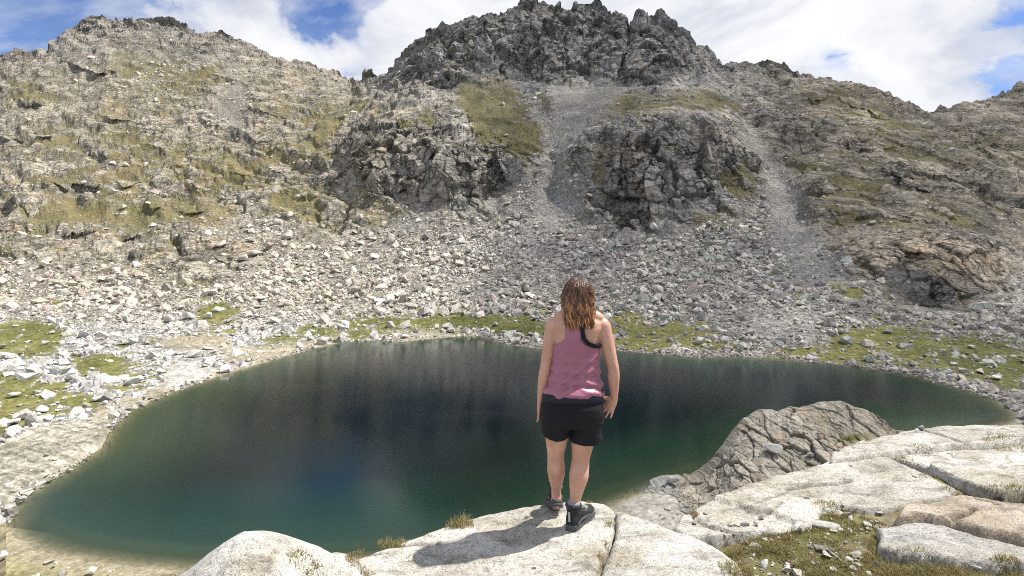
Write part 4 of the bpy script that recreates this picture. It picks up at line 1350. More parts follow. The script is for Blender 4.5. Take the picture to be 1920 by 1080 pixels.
slab('large pale granite dome under the walker, falling to the lake on its far side',
     [(430, 1300), (540, 1120), (600, 1075), (660, 1046), (720, 1024), (800, 998), (880, 968), (985, 946), (1090, 936), (1135, 944), (1152, 956), (1151, 985), (1141, 1020), (1126, 1058), (1110, 1100), (1088, 1300)],
     dz=-.012, edge=.045, drop=2.0, amp=.014, seed=3, st=.014, step=.010, color=(.47, .455, .415), dome=.0, warp=.02,
     cracks=[([(690, 1028), (760, 1022), (830, 1016), (880, 1005)], .010, .02), ([(600, 1075), (690, 1040), (740, 1035)], .010, .015)])
slab('whitish granite hump right of the walker, parted from her rock by a grassy groove',
     [(1157, 957), (1200, 968), (1240, 986), (1290, 1000), (1340, 1022), (1385, 1050), (1400, 1085), (1420, 1300), (1092, 1300), (1114, 1100), (1130, 1060), (1145, 1020), (1155, 985)],
     dz=.0, edge=.04, drop=2.0, amp=.016, seed=9, st=.014, step=.014, color=(.50, .488, .46), dome=.005, warp=.02)
slab('broad pale granite slab with thin cracks in the middle of the right foreground',
     [(1262, 982), (1275, 960), (1310, 944), (1350, 926), (1400, 908), (1480, 884), (1562, 862), (1600, 860), (1660, 857), (1706, 874), (1750, 894), (1795, 917), (1780, 928), (1700, 946), (1640, 952), (1580, 950), (1540, 958), (1520, 985), (1460, 996), (1400, 990), (1350, 998), (1290, 1000)],
     dz=-.004, edge=.014, drop=1.6, amp=.014, seed=15, st=.016, color=(.45, .435, .40), dome=.0,
     cracks=[([(1480, 918), (1520, 910), (1560, 908), (1590, 900)], .012, .05), ([(1300, 962), (1320, 976), (1345, 986), (1380, 992)], .009, .03), ([(1425, 964), (1450, 956), (1466, 945)], .009, .03), ([(1420, 945), (1460, 930), (1490, 918)], .008, .02)])
slab('long pale granite slab forming the rim at the upper right',
     [(1560, 866), (1556, 853), (1598, 834), (1650, 816), (1700, 804), (1760, 796), (1830, 792), (1920, 790), (2100, 790), (2100, 812), (1920, 822), (1840, 833), (1770, 839), (1700, 846), (1640, 855), (1590, 862)],
     dz=.02, edge=.014, drop=1.8, amp=.014, seed=21, st=.018, color=(.44, .425, .395), dome=.005, side=(.42, .40, .37),
     cracks=[([(1728, 806), (1770, 820), (1800, 832)], .012, .04)])
slab('smooth whitish granite slab above the grassy crack at the right edge',
     [(1668, 856), (1720, 847), (1800, 839), (1870, 834), (1920, 825), (2100, 815), (2100, 925), (1920, 928), (1880, 930), (1835, 918), (1800, 906), (1760, 888), (1720, 868)],
     dz=.0, edge=.014, drop=.8, amp=.014, seed=27, st=.016, color=(.46, .445, .415), dome=.0)
slab('tan-topped granite block with brown broken front face beside the turf',
     [(1694, 950), (1740, 940), (1800, 924), (1850, 930), (1900, 938), (2100, 945), (2100, 1010), (1920, 1006), (1850, 990), (1800, 976), (1740, 968), (1690, 966)],
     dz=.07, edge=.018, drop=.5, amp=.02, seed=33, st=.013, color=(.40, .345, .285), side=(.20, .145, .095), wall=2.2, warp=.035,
     cracks=[([(1792, 972), (1812, 962), (1835, 952)], .010, .05), ([(1840, 934), (1870, 940), (1880, 944)], .010, .03)])
slab('flat grey granite slab lying in the turf at the lower right',
     [(1646, 996), (1700, 986), (1735, 982), (1790, 992), (1850, 1004), (1920, 1020), (2100, 1045), (2100, 1075), (1920, 1060), (1840, 1060), (1760, 1052), (1690, 1048), (1652, 1036)],
     dz=.0, edge=.018, drop=.4, amp=.015, seed=39, st=.013, color=(.37, .36, .345), dome=.005, side=(.36, .34, .30))
slab('dark lichen-brown rock piece tucked under the tan block',
     [(1680, 974), (1690, 962), (1740, 957), (1780, 962), (1800, 975), (1760, 984), (1710, 982)],
     dz=.03, edge=.05, drop=.3, amp=.01, seed=45, st=.012, color=(.24, .19, .14), side=(.17, .13, .09), dome=.005)


def dome_rock(label, px, py_top, Y, half, fall, seed, color, drop=.6, ex=1.25, asp=1.0, lean=0.0, st=.012):
    cx = (px - 960) / F * Y; ztop = H - (py_top - HY) / F * Y
    R_ = half * 2.4
    xs = np.arange(cx - R_, cx + R_, st); ys = np.arange(Y - R_, Y + R_, st)
    X, Y_ = np.meshgrid(xs, ys, indexing='ij')
    P = np.stack([X.ravel(), Y_.ravel(), np.full(X.size, seed * 1.0)], -1)
    lowx = fbm(P / .3, 3, seed).reshape(X.shape); mid = fbm(P / .1, 4, seed + 1).reshape(X.shape)
    f, r, e = facets(P / .28, seed + 2, 1.0); f = f.reshape(X.shape)
    rr = np.hypot(X - cx, (Y_ - Y) * asp) * (1 + .12 * lowx)
    rr = np.sqrt(rr ** 2 + (half * .12) ** 2) - half * .12
    Z = ztop - fall * (rr / half) ** ex - np.maximum(rr - half * 1.5, 0) * 2.2 + lean * (X - cx) + .02 * lowx + .008 * mid + .012 * f
    col = np.array(color) * np.clip(1 + .12 * lowx + .1 * mid, .6, 1.3)[..., None]
    keep = Z > ztop - drop
    o = heightfield('granite_boulder', X, Y_, Z, keep, np.clip(col, 0, .8), st, MAT_GRANITE)
    return tag(o, label, 'boulder')


dome_rock('white speckled granite boulder with a peaked top at the bottom left of the walker', 468, 1003, 2.75, .32, .215, 51, (.50, .49, .465), drop=.9)
dome_rock('small rounded pale granite boulder between the peaked boulder and the main dome', 622, 1048, 2.95, .16, .10, 57, (.46, .45, .42), drop=.7, ex=1.9)
# ------------------------------------------------------------------ turf, tufts and stones in the foreground
def mat_blade(name):
    m, t = newmat(name)
    o = t.n('ShaderNodeOutputMaterial')
    at = t.n('ShaderNodeAttribute', attribute_name='col')
    b = t.n('ShaderNodeBsdfPrincipled', inp={'Roughness': .6}); b.inputs['Specular IOR Level'].default_value = .25
    tr = t.n('ShaderNodeBsdfTranslucent')
    t.l(at.outputs['Color'], b.inputs['Base Color']); t.l(at.outputs['Color'], tr.inputs['Color'])
    mx = t.n('ShaderNodeMixShader', inp={0: .3})
    t.l(b.outputs[0], mx.inputs[1]); t.l(tr.outputs[0], mx.inputs[2]); t.l(mx.outputs[0], o.inputs[0])
    return m


MAT_BLADE = mat_blade('grass_blade')


def blades(rng, base, hgt, spread, wid=.0022, cols=((.23, .20, .055), (.33, .27, .10), (.13, .14, .035)), nseg=4):
    """curved tapering blades; base (n,3), hgt (n,)"""
    n = len(base)
    a = rng.uniform(0, 2 * np.pi, n); lean = np.abs(rng.normal(0, spread, n)) + .1
    dirx, diry = np.cos(a), np.sin(a)
    tw = rng.uniform(0, np.pi, n)
    V = np.zeros((n, nseg * 2 + 1, 3)); 
    for k in range(nseg + 1):
        t = k / nseg
        bend = lean * t ** 1.7
        c = base + np.stack([dirx * bend * hgt, diry * bend * hgt, hgt * (t - .28 * lean * t * t)], -1)
        w = wid * (1 - t ** 1.5) * rng.uniform(.7, 1.3, n)
        if k < nseg:
            V[:, 2 * k] = c + np.stack([np.cos(tw) * w, np.sin(tw) * w, 0 * w], -1)
            V[:, 2 * k + 1] = c - np.stack([np.cos(tw) * w, np.sin(tw) * w, 0 * w], -1)
        else:
            V[:, 2 * k] = c
    tri = []
    for k in range(nseg - 1):
        tri += [(2 * k, 2 * k + 1, 2 * k + 3), (2 * k, 2 * k + 3, 2 * k + 2)]
    tri.append((2 * nseg - 2, 2 * nseg - 1, 2 * nseg))
    tri = np.array(tri)
    Fc = (tri[None] + (np.arange(n) * (nseg * 2 + 1))[:, None, None]).reshape(-1, 3)
    cs = np.array(cols)[rng.integers(0, len(cols), n)] * rng.uniform(.7, 1.3, n)[:, None]
    C = np.repeat(cs[:, None], nseg * 2 + 1, 1)
    tip = np.linspace(0, 1, nseg + 1); tt = np.concatenate([np.repeat(tip[:-1], 2), tip[-1:]])[None, :, None]
    C = C * (1 - .45 * tt) + np.array([.42, .34, .17]) * .45 * tt
    return V.reshape(-1, 3), Fc, C.reshape(-1, 3)


TURF_P = [(1350, 1012), (1385, 1000), (1450, 992), (1525, 984), (1536, 962), (1575, 944), (1650, 962), (1690, 980), (1700, 990), (1650, 998), (1655, 1045), (1720, 1052), (1800, 1058), (1920, 1062), (2050, 1075), (2050, 1250),
          (1420, 1250), (1402, 1085), (1385, 1050)]


def turf():
    rng = np.random.default_rng(77)
    pw = [plane_px(x, y) for x, y in TURF_P]
    a = np.array(pw)
    n = 85000
    X = rng.uniform(a[:, 0].min(), a[:, 0].max(), n); Y = rng.uniform(a[:, 1].min(), min(a[:, 1].max(), 4.6), n)
    P = np.stack([X, Y, X * 0], -1)
    cl = fbm(P / .28, 4, 5) + .5 * fbm(P / .09, 2, 6)
    ok = in_poly(X, Y, pw) & (cl > -.16 - .3 * rng.random(n))
    X, Y, cl = X[ok], Y[ok], cl[ok]
    base = []; hs = []
    gx0, gy0, gst, GZ = FG[0]
    for x, y, c in zip(X, Y, cl):
        i, j = int((x - gx0) / gst), int((y - gy0) / gst)
        z = GZ[i, j]
        if fg_height(x, y) > z + .012:
            continue
        base.append((x, y, z - .004)); hs.append(.020 + .06 * np.clip(c + .2, 0, .8) * rng.uniform(.5, 1.3))
    V, Fc, C = blades(rng, np.array(base), np.array(hs), .8, .0021, cols=((.17, .16, .045), (.25, .215, .075), (.10, .115, .03), (.30, .25, .11)))
    tag(link('turf', mesh_np('turf', V, Fc, C), MAT_BLADE), 'short olive turf between the foreground granite slabs', 'grass', kind='stuff')


turf()


def gravel():
    rng = np.random.default_rng(19)
    var = hull_variants(8, 41, 11, .5)
    pw = [plane_px(x, y) for x, y in TURF_P]; a = np.array(pw)
    n = 5200
    X = rng.uniform(a[:, 0].min(), a[:, 0].max(), n); Y = rng.uniform(a[:, 1].min(), 4.4, n)
    cl = fbm(np.stack([X / .28, Y / .28, X * 0], -1), 4, 5)
    ok = in_poly(X, Y, pw) & (cl < .12 + .3 * rng.random(n))
    gx0, gy0, gst, GZ = FG[0]
    P, S_, C_ = [], [], []
    for x, y in zip(X[ok], Y[ok]):
        z = GZ[int((x - gx0) / gst), int((y - gy0) / gst)]
        if fg_height(x, y) > z + .012:
            continue
        s = min(.005 + .006 * rng.pareto(1.9), .05)
        P.append((x, y, z + s * .2)); S_.append(s); C_.append(np.array([.42, .39, .34]) * rng.uniform(.45, 1.35))
    me = merge_stones('gravel', np.array(P), np.array(S_), np.array(C_), var, rng, .4)
    tag(link('gravel', me, MAT_GRANITE), 'fine gravel and grit in the bare patches of the foreground turf', 'gravel', kind='stuff')


gravel()


def tuft(label, px, py, wpx, hpx, n=140, seed=0, brown=0.0, group=None, depth=.06, lean=.55):
    rng = np.random.default_rng(seed + 500)
    p = fg_px(px, py); sc = p[1] / F
    u = rng.uniform(-1, 1, n); w = rng.uniform(-1, 1, n)
    X = p[0] + u * wpx * .5 * sc; Y = p[1] + w * depth * .5
    z = np.array([fg_height(x, y) for x, y in zip(X, Y)])
    z = np.where(z < p[2] - .25, p[2] - .02, z)
    prof = np.clip(1.05 - .75 * np.abs(u) ** 1.6, .2, 1) * (.75 + .35 * vnoise(np.stack([u * 4, w, w * 0], -1), seed))
    h = hpx * sc * prof * rng.uniform(.45, 1.15, n)
    cols = [(.26, .22, .06), (.34, .28, .11), (.17, .165, .045), (.40, .33, .17)] if brown < .5 else [(.30, .21, .11), (.38, .29, .16), (.22, .15, .08), (.28, .22, .08)]
    V, Fc, C = blades(rng, np.stack([X, Y, z - .006], -1) - p, h, lean, .0020, cols)
    o = link('grass_tuft', mesh_np('grass_tuft', V, Fc, C), MAT_BLADE)
    o.location = p
    return tag(o, label, 'grass', group)


tuft('broad yellow-green grass tuft on the dome rim left of the walker\'s shadow', 862, 985, 54, 26, 420, 1, depth=.10)
tuft('long yellow-green grass tuft on the dome rim, second from the walker', 736, 1017, 56, 28, 420, 2, depth=.10)
tuft('low thin grass strip on the dome rim left of the long tuft', 675, 1033, 34, 14, 120, 3, depth=.05)
tuft('russet dry grass tuft between the rounded boulder and the dome', 658, 1052, 26, 20, 170, 4, brown=1, depth=.08)
tuft('pale dry grass hanging below the russet tuft at the bottom edge', 684, 1076, 30, 20, 150, 5, brown=1, depth=.08)
tuft('tall sparse grass behind the saddle beside the peaked boulder', 580, 1062, 70, 26, 260, 6, depth=.14)
tuft('short narrow green grass strip in a seam of the dome', 768, 1048, 46, 9, 220, 7, depth=.10, lean=.9)
tuft('small faint grass wisp above the walker\'s shadow', 800, 1006, 28, 9, 60, 8, depth=.04)
tuft('small dry grass wisp right of the broad rim tuft', 938, 984, 30, 11, 60, 9, brown=1, depth=.04)
tuft('small grass tuft in the groove just right of the boots', 1144, 984, 20, 13, 110, 10, depth=.05)
tuft('middle grass tuft down the groove right of the boots', 1139, 1026, 14, 16, 100, 11, depth=.07)
tuft('lowest grass tuft down the groove right of the boots', 1127, 1056, 14, 16, 100, 12, depth=.07)
tuft('tiny grass fringe on the crest behind the right leg', 1104, 940, 14, 10, 70, 13, depth=.03)
tuft('olive grass patch on the pale slab below the upper rim', 1728, 842, 44, 11, 220, 14, depth=.14)
tuft('long olive grass fringe under the rim slab at the right edge', 1885, 830, 80, 16, 420, 15, depth=.16)
tuft('upper grass tuft in the long diagonal crack', 1690, 864, 40, 12, 150, 16, depth=.08)
tuft('middle grass tuft in the long diagonal crack', 1740, 893, 44, 11, 160, 17, brown=1, depth=.08)
tuft('lower grass tuft in the long diagonal crack', 1785, 917, 40, 12, 160, 18, depth=.08)
tuft('green grass patch at the right edge between slab and tan block', 1900, 940, 80, 18, 420, 19, depth=.16)
tuft('thick grass clump at the head of the turf against the pale slab', 1560, 962, 60, 20, 320, 20, depth=.16)
tuft('dark green grass clump at the bottom edge right of the whitish hump', 1375, 1070, 44, 22, 260, 21, depth=.14)
tuft('dry grass clump at the lower right corner', 1890, 1072, 56, 26, 420, 22, depth=.08)
tuft('tufted grass along the front of the flat grey slab', 1720, 1062, 90, 20, 300, 23, depth=.10)
tuft('dry brown tuft in the saddle beside the two pale slabs', 1302, 966, 18, 14, 240, 24, brown=1, depth=.06)


def stone_mesh(name, seed, mat, sub=1, rough=.1, npts=12):
    V, Fc = hull_variants(1, seed, npts, .5)[0]
    bm = bmesh.new()
    vs_ = [bm.verts.new(v) for v in V]
    for f in Fc:
        bm.faces.new([vs_[i] for i in f])
    bmesh.ops.subdivide_edges(bm, edges=bm.edges[:], cuts=sub, use_grid_fill=True)
    bmesh.ops.smooth_vert(bm, verts=bm.verts[:], factor=.35, use_axis_x=True, use_axis_y=True, use_axis_z=True)
    bmesh.ops.triangulate(bm, faces=bm.faces[:])
    P = np.array([v.co[:] for v in bm.verts]); Fo = np.array([[v.index for v in f.verts] for f in bm.faces]); bm.free()
    P = P * (1 + rough * fbm(P * 2.2 + seed, 3, seed)[:, None])
    return P, Fo


def fg_stones():
    rng = np.random.default_rng(8)
    shapes = [stone_mesh('stone', 100 + k, None) for k in range(8)]
    white = (.60, .59, .57); grey = (.42, .41, .39); brown = (.30, .25, .19); dark = (.2, .19, .17)
    meshes = {}
    def mesh_for(k, c):
        key = (k, c)
        if key not in meshes:
            P, Fo = shapes[k]
            me = mesh_np('stone', P, Fo, np.repeat(np.array([c]), len(P), 0), smooth=True); me.materials.append(MAT_GRANITE)
            meshes[key] = me
        return meshes[key]
    def put(px, py, w, c, flat=.75, label=None, group=None):
        p = fg_px(px, py); s = w / F * p[1] * .74
        o = link('stone', mesh_for(int(rng.integers(0, 8)), c))
        o.location = (p[0], p[1], p[2] + s * .26)
        o.scale = (s * rng.uniform(.9, 1.15), s * rng.uniform(.75, 1.0), s * flat * rng.uniform(.8, 1.2))
        o.rotation_euler = (rng.normal(0, .2), rng.normal(0, .2), rng.uniform(0, 6.28))
        tag(o, label or 'small stone lying in or beside the foreground turf', 'stone', group)
    put(1547, 990, 36, white, .5, 'flat oblong white stone on the turf below the pale slab')
    put(1626, 988, 27, white, .6, 'wide white stone on the turf, nearest the dark lichen-brown rock')
    put(1649, 964, 22, white, .6, 'white stone on the upper edge of the turf against the pale slab')
    put(1478, 1070, 27, white, .9, 'tall white stone at the bottom edge left of the turf')
    put(1432, 1064, 27, white, .8, 'chunky white stone at the bottom left of the turf')
    put(1828, 1068, 24, white, 1.1, 'upright white stone at the bottom edge before the grey slab')
    put(1591, 1052, 18, white, .8, 'round white stone in the middle of the lower turf, left of its smaller twin')
    put(1495, 1056, 20, dark, .6, 'dark grey stone on bare soil in the lower turf')
    put(1399, 984, 19, white, .7, 'largest white stone in the row along the thin crack')
    put(1253, 958, 17, (.55, .52, .46), .8, 'pale stone perched in the saddle behind the whitish hump')
    todo = []
    for x, y, w, c in [(1594, 973, 15, white), (1580, 949, 11, white), (1575, 995, 13, white), (1605, 1052, 11, white), (1447, 1016, 13, white), (1460, 1011, 12, white), (1812, 1075, 15, white), (1695, 1048, 20, grey), (1652, 1058, 11, white),
                       (1715, 1073, 22, grey), (1628, 1078, 13, white), (1600, 1070, 18, white), (1565, 1043, 13, grey), (1550, 1036, 18, brown), (1627, 1048, 11, white), (1370, 987, 16, white), (1384, 988, 11, white), (1417, 986, 16, grey),
                       (1434, 1014, 12, white), (1476, 1060, 16, white), (1450, 1059, 13, white), (1372, 1074, 12, white), (1461, 1009, 10, grey), (1375, 1004, 9, dark), (1360, 1005, 10, white), (1357, 996, 9, grey), (1400, 1030, 11, white), (1412, 1030, 8, white),
                       (1322, 964, 11, grey), (1302, 984, 12, brown), (1426, 974, 14, dark), (1392, 1001, 8, white), (1382, 1010, 8, grey), (1520, 1040, 14, brown), (1535, 1058, 12, brown), (1505, 1075, 12, grey), (1560, 1072, 12, grey), (1580, 1062, 9, white),
                       (1660, 1072, 12, grey), (1745, 1060, 14, grey), (1765, 1072, 16, grey), (1785, 1064, 12, white), (1800, 1078, 12, white), (1640, 1030, 8, white), (1612, 1020, 10, grey), (1600, 1035, 9, brown), (1555, 1015, 12, brown), (1530, 1010, 9, brown),
                       (1500, 1020, 9, grey), (1545, 1002, 9, brown), (1245, 974, 9, brown), (1262, 972, 8, grey), (1238, 968, 7, brown), (1270, 966, 8, brown), (1410, 1050, 10, white), (1442, 1080, 14, white), (1395, 1066, 8, grey), (1855, 1078, 12, grey)]:
        tone = {white: 'white', grey: 'grey', brown: 'brown', dark: 'dark'}[c]
        size = 'tiny' if w < 10 else ('small' if w < 14 else 'fist-sized')
        near = min([(1370, 990, 'beside the thin crack'), (1380, 1005, 'in the pile under the crack'), (1440, 1013, 'on the upper left turf'), (1400, 1035, 'along the hump edge'), (1380, 1070, 'in the bottom clump by the hump'), (1450, 1065, 'at the lower left of the turf'),
                    (1520, 1030, 'on the bare soil'), (1510, 1068, 'below the bare soil'), (1590, 960, 'at the head of the turf'), (1560, 1000, 'under the flat oblong stone'), (1600, 1030, 'in the middle turf'), (1600, 1065, 'near the bottom middle'), (1650, 1050, 'left of the grey slab front'),
                    (1700, 1055, 'along the grey slab front'), (1770, 1068, 'in the gravel below the grey slab'), (1850, 1078, 'toward the lower right corner'), (1250, 972, 'in the saddle rubble'), (1310, 970, 'on the left end of the pale slab'), (1426, 972, 'on the pale slab')], key=lambda q: (q[0] - x) ** 2 + (q[1] - y) ** 2)[2]
        todo.append((x, y, w, c, '%s %s stone %s' % (size, tone, near)))
    for x, y, w, c, lb in todo:
        same = sorted(q[0] for q in todo if q[4] == lb)
        if len(same) > 1:
            k = same.index(x)
            lb += ', leftmost' if k == 0 else (', rightmost' if k == len(same) - 1 else ', middle one')
        put(x, y, w, c, .75, lb, 'small foreground stones')


fg_stones()


# ------------------------------------------------------------------ boulders one can pick out
def boulders():
    rng = np.random.default_rng(21)
    shapes = [stone_mesh('boulder', 300 + k, None, 1, .07, 13) for k in range(10)]
    cache = {}
    def mesh_for(k, c):
        c = tuple(round(x, 2) for x in c)
        if (k, c) not in cache:
            P, Fo = shapes[k]
            me = mesh_np('boulder', P, Fo, np.repeat(np.array([c]), len(P), 0)); me.materials.append(MAT_STONE)
            cache[(k, c)] = me
        return cache[(k, c)]
    used = []
    def put(p, wpx, c, flat=1.0, label=None, group=None, rz=None, k=None, name='boulder', sink=.3):
        s = wpx / F * p[1] * .62
        o = link(name, mesh_for(int(rng.integers(0, 10)) if k is None else k, c))
        o.location = (p[0], p[1], p[2] + s * sink)
        o.scale = (s * 1.0, s * rng.uniform(.8, 1.1), s * flat)
        o.rotation_euler = (rng.normal(0, .18), rng.normal(0, .18), rng.uniform(0, 6.28) if rz is None else rz)
        tag(o, label, 'boulder', group)
    pale = (.47, .45, .41); tan = (.40, .345, .27); gry = (.35, .34, .32); wht = (.53, .515, .485)
    T = terrain_at
    for px, py, w, c, fl, lb in [
        (990, 506, 22, gry, .9, 'large pale block alone in the middle of the central scree'),
        (1300, 545, 34, tan, .9, 'biggest tan boulder at the foot of the right boulder field'),
        (1332, 540, 26, tan, .8, 'tan boulder just right of the biggest tan boulder'),
        (352, 596, 32, pale, .9, 'big pale boulder with a dark shadowed face on the left shore'),
        (318, 602, 34, wht, .7, 'whitish slanting boulder leaning left of the dark-faced boulder'),
        (338, 580, 26, pale, .8, 'pale boulder behind the leaning pair on the left shore'),
        (22, 550, 22, pale, .9, 'rounded pale boulder near the left edge above the meadow'),
        (232, 648, 26, wht, .7, 'white boulder among rubble right of the left meadow'),
        (250, 640, 22, wht, .8, 'white block behind the rubble right of the left meadow'),
        (182, 752, 25, wht, .7, 'white boulder at the edge of the shore turf above the striated slab'),
        (197, 757, 16, wht, .8, 'smaller white boulder paired at the right on the shore turf'),
        (75, 770, 34, wht, .5, 'low white flat boulder in the turf above the striated slab'),
        (25, 792, 34, wht, .6, 'white split boulder at the left edge above the striated slab'),
        (15, 808, 18, wht, .6, 'small white boulder below the split one at the left edge'),
        (168, 790, 13, wht, .7, 'small white stone resting on the upper end of the striated slab'),
        (25, 742, 30, wht, .6, 'whitish slab boulder in rubble at the left edge'),
        (125, 692, 20, wht, .8, 'white boulder left of the small shore meadow'),
        (82, 645, 22, wht, .8, 'white boulder below the big left meadow'),
        (5, 652, 24, gry, .6, 'dark-edged flat boulder at the left margin below the meadow'),
        (365, 668, 40, wht, .5, 'whitish hump of rock behind the pale gravel bank'),
        (505, 468, 40, tan, .8, 'tan boulder in the cluster high on the left scree'),
        (455, 490, 34, pale, .9, 'pale boulder at the lower left of the high cluster'),
        (540, 445, 34, pale, .8, 'pale boulder at the top right of the high cluster'),
        (410, 465, 34, pale, .8, 'pale block at the left end of the high cluster'),
        (478, 478, 28, pale, .8, 'pale boulder in the middle of the high cluster'),
        (520, 425, 30, pale, .9, 'upper pale boulder of the high cluster'),
        (1012, 578, 20, pale, .9, 'tall pale block standing in the green strip left of the walker'),
        (998, 597, 16, wht, .6, 'flat white stone in the green strip left of the walker'),
        (745, 585, 20, tan, .8, 'dark-hollowed boulder above the central shore turf'),
        (1595, 588, 15, pale, .9, 'lone pale boulder on the grey fan right of centre'),
        (1530, 578, 12, pale, .9, 'small pale boulder on the grey fan, left of the lone one'),
        (1740, 600, 18, gry, .6, 'grey boulder below the tan outcrop'),
        (1858, 595, 22, gry, .5, 'grey flat boulder right of the tan outcrop foot'),
        (1664, 680, 18, wht, .8, 'white boulder at the water edge on the right shore'),
        (1868, 712, 26, wht, .5, 'long white boulder on the right shore turf'),
        (1900, 735, 20, pale, .6, 'pale boulder near the right edge above the lake end'),
        (670, 640, 14, wht, .8, 'white boulder at the waterline left of centre'),
        (756, 634, 22, wht, .5, 'flat white boulder on the central beach'),
        (928, 612, 18, pale, .7, 'pale boulder on the small stony point left of the walker'),
        (945, 625, 16, pale, .7, 'lower pale boulder on the small stony point'),
        (1255, 662, 12, wht, .7, 'small white boulder at the waterline right of the walker')]:
        put(T(px, py), w, c, fl, lb)
        used.append((px, py))
    put(outcrop_at(1450, 852), 44, (.33, .32, .30), .55, 'grey slab boulder perched on the brown-grey knob', rz=.6, sink=.45)
    put(outcrop_at(1264, 908), 30, (.40, .39, .37), .9, 'grey block at the water edge left of the knob', sink=.5)
    put(outcrop_at(1345, 815) * 0 + outcrop_at(1520, 852), 22, (.32, .30, .27), .8, 'small block at the foot of the knob above the pale slab', sink=.4)
    rim = fg_px(1728, 806)
    put(rim, 15, (.45, .44, .43), 1.1, 'small upright grey stone on the rim of the upper right slab', sink=.5, name='stone')
    for px, py, w, c, lb in [(4, 1050, 36, wht, 'rounded white boulder on the near bank at the lower left edge'), (105, 1060, 15, wht, 'small white stone on the near bank shore'), (172, 1074, 26, wht, 'low white boulder at the bottom edge on the near bank'),
                             (205, 1076, 14, wht, 'little white stone beside the low boulder at the bottom edge'), (128, 1068, 10, wht, 'tiny white stone on the near bank between the other two')]:
        x, y = px_lake(px, py, .3)
        put(np.array([x, y, .35]), w, c, .8, lb)
    # the other boulders that show largest on scree and shore
    nx, nv = GX.shape
    regs = [('boulder on the left shore %s', 'boulders on the left shore', (-20, 560), (590, 790), 85, (9, 20), pale,
             [(40, 600, 'behind the big meadow'), (60, 665, 'below the big meadow'), (170, 640, 'right of the big meadow'), (200, 720, 'under the small meadow'), (300, 620, 'in front of the leaning pair'), (420, 610, 'beside the green patches'),
              (300, 670, 'behind the pale gravel bank'), (500, 630, 'above the left beach'), (60, 730, 'in the rubble at the left edge'), (130, 770, 'above the striated slab')]),
            ('boulder on the sunlit left scree %s', 'boulders on the left scree', (150, 900), (430, 590), 75, (9, 22), (.44, .40, .33),
             [(200, 540, 'near its left end'), (330, 550, 'above the leaning pair'), (450, 560, 'under the high cluster'), (480, 480, 'around the high cluster'), (600, 500, 'right of the high cluster'), (640, 570, 'above the left beach'),
              (720, 450, 'below the olive patch'), (760, 540, 'above the central turf'), (850, 480, 'at its right end'), (860, 570, 'beside the pale gravel apron')]),
            ('boulder of the tan field %s', 'boulders of the right boulder field', (1130, 1420), (420, 570), 62, (9, 18), tan,
             [(1170, 480, 'at the buttress foot on the left'), (1260, 450, 'at the buttress foot in the middle'), (1380, 430, 'at the top right corner'), (1200, 540, 'right above the walker'), (1300, 510, 'behind the biggest tan boulder'), (1390, 500, 'next to the grey chute'), (1370, 555, 'at its lower right'), (1250, 560, 'at its lower middle')]),
            ('boulder on the right shore %s', 'boulders on the right shore', (1130, 1920), (590, 740), 75, (8, 17), (.44, .42, .38),
             [(1190, 620, 'just right of the walker'), (1300, 610, 'under the tan field'), (1280, 655, 'at the water near the walker'), (1420, 640, 'below the grey fan'), (1530, 650, 'above the middle waterline'), (1620, 620, 'left of the outcrop foot'),
              (1700, 640, 'below the tan outcrop'), (1640, 675, 'near the waterline under the outcrop'), (1780, 690, 'in the green turf'), (1830, 640, 'right of the outcrop foot'), (1890, 700, 'at the right edge')])]
    seen = set()
    for lb, grp, (x0, x1), (y0, y1), n, (s0, s1), c, marks in regs:
        k = 0; tries = 0
        while k < n and tries < 6000:
            tries += 1
            px, py = rng.uniform(x0, x1), rng.uniform(y0, y1)
            i = int(np.searchsorted(XS, px)); j = int(np.argmin(np.abs(GY[i] - py)))
            if py > YSH[i] - 6 or TG['scree'][i, j] < .5 or TG['slab'][i, j] + TG['bank'][i, j] + TG['sand'][i, j] > .3 or TG['fine'][i, j] > .6:
                continue
            if any((px - a) ** 2 + ((py - b) * 1.6) ** 2 < 15 ** 2 for a, b in used):
                continue
            tn = int(rng.integers(0, 4)); cc = tuple(np.round(np.array(c) * (.76 + .15 * tn), 2))
            sz = s0 + (s1 - s0) * rng.random() ** 2
            size = 'small' if sz < s0 + .15 * (s1 - s0) else ('middling' if sz < s0 + .5 * (s1 - s0) else 'large')
            tone = ('dark-toned', 'dull', 'light', 'whitest')[tn]
            m_ = min(marks, key=lambda q: (q[0] - px) ** 2 + ((q[1] - py) * 1.8) ** 2)
            full = '%s %s %s' % (size, tone, lb % m_[2])
            if full in seen:
                continue
            seen.add(full); used.append((px, py)); k += 1
            put(TQ[i, j], sz, cc, rng.uniform(.55, 1.0), full, grp)


boulders()
# ------------------------------------------------------------------ the walker
PY0 = 3.40                                  # distance of the body from the camera
PX0 = (1072 - 960) / F * PY0
PZ0 = fg_px(1080, 992)[2]                   # rock height under the standing boot
ROOT = empty('person', (PX0, PY0, PZ0))
tag(ROOT, 'woman seen from behind in pink tank top and black shorts, standing on the granite dome', 'person')


def J(px, py, dy=0.0):
    """photo pixel and depth offset -> point relative to the person's base"""
    Y = PY0 + dy
    return Vector(((px - 960) / F * Y - PX0, dy, H - (py - HY) / F * Y - PZ0))


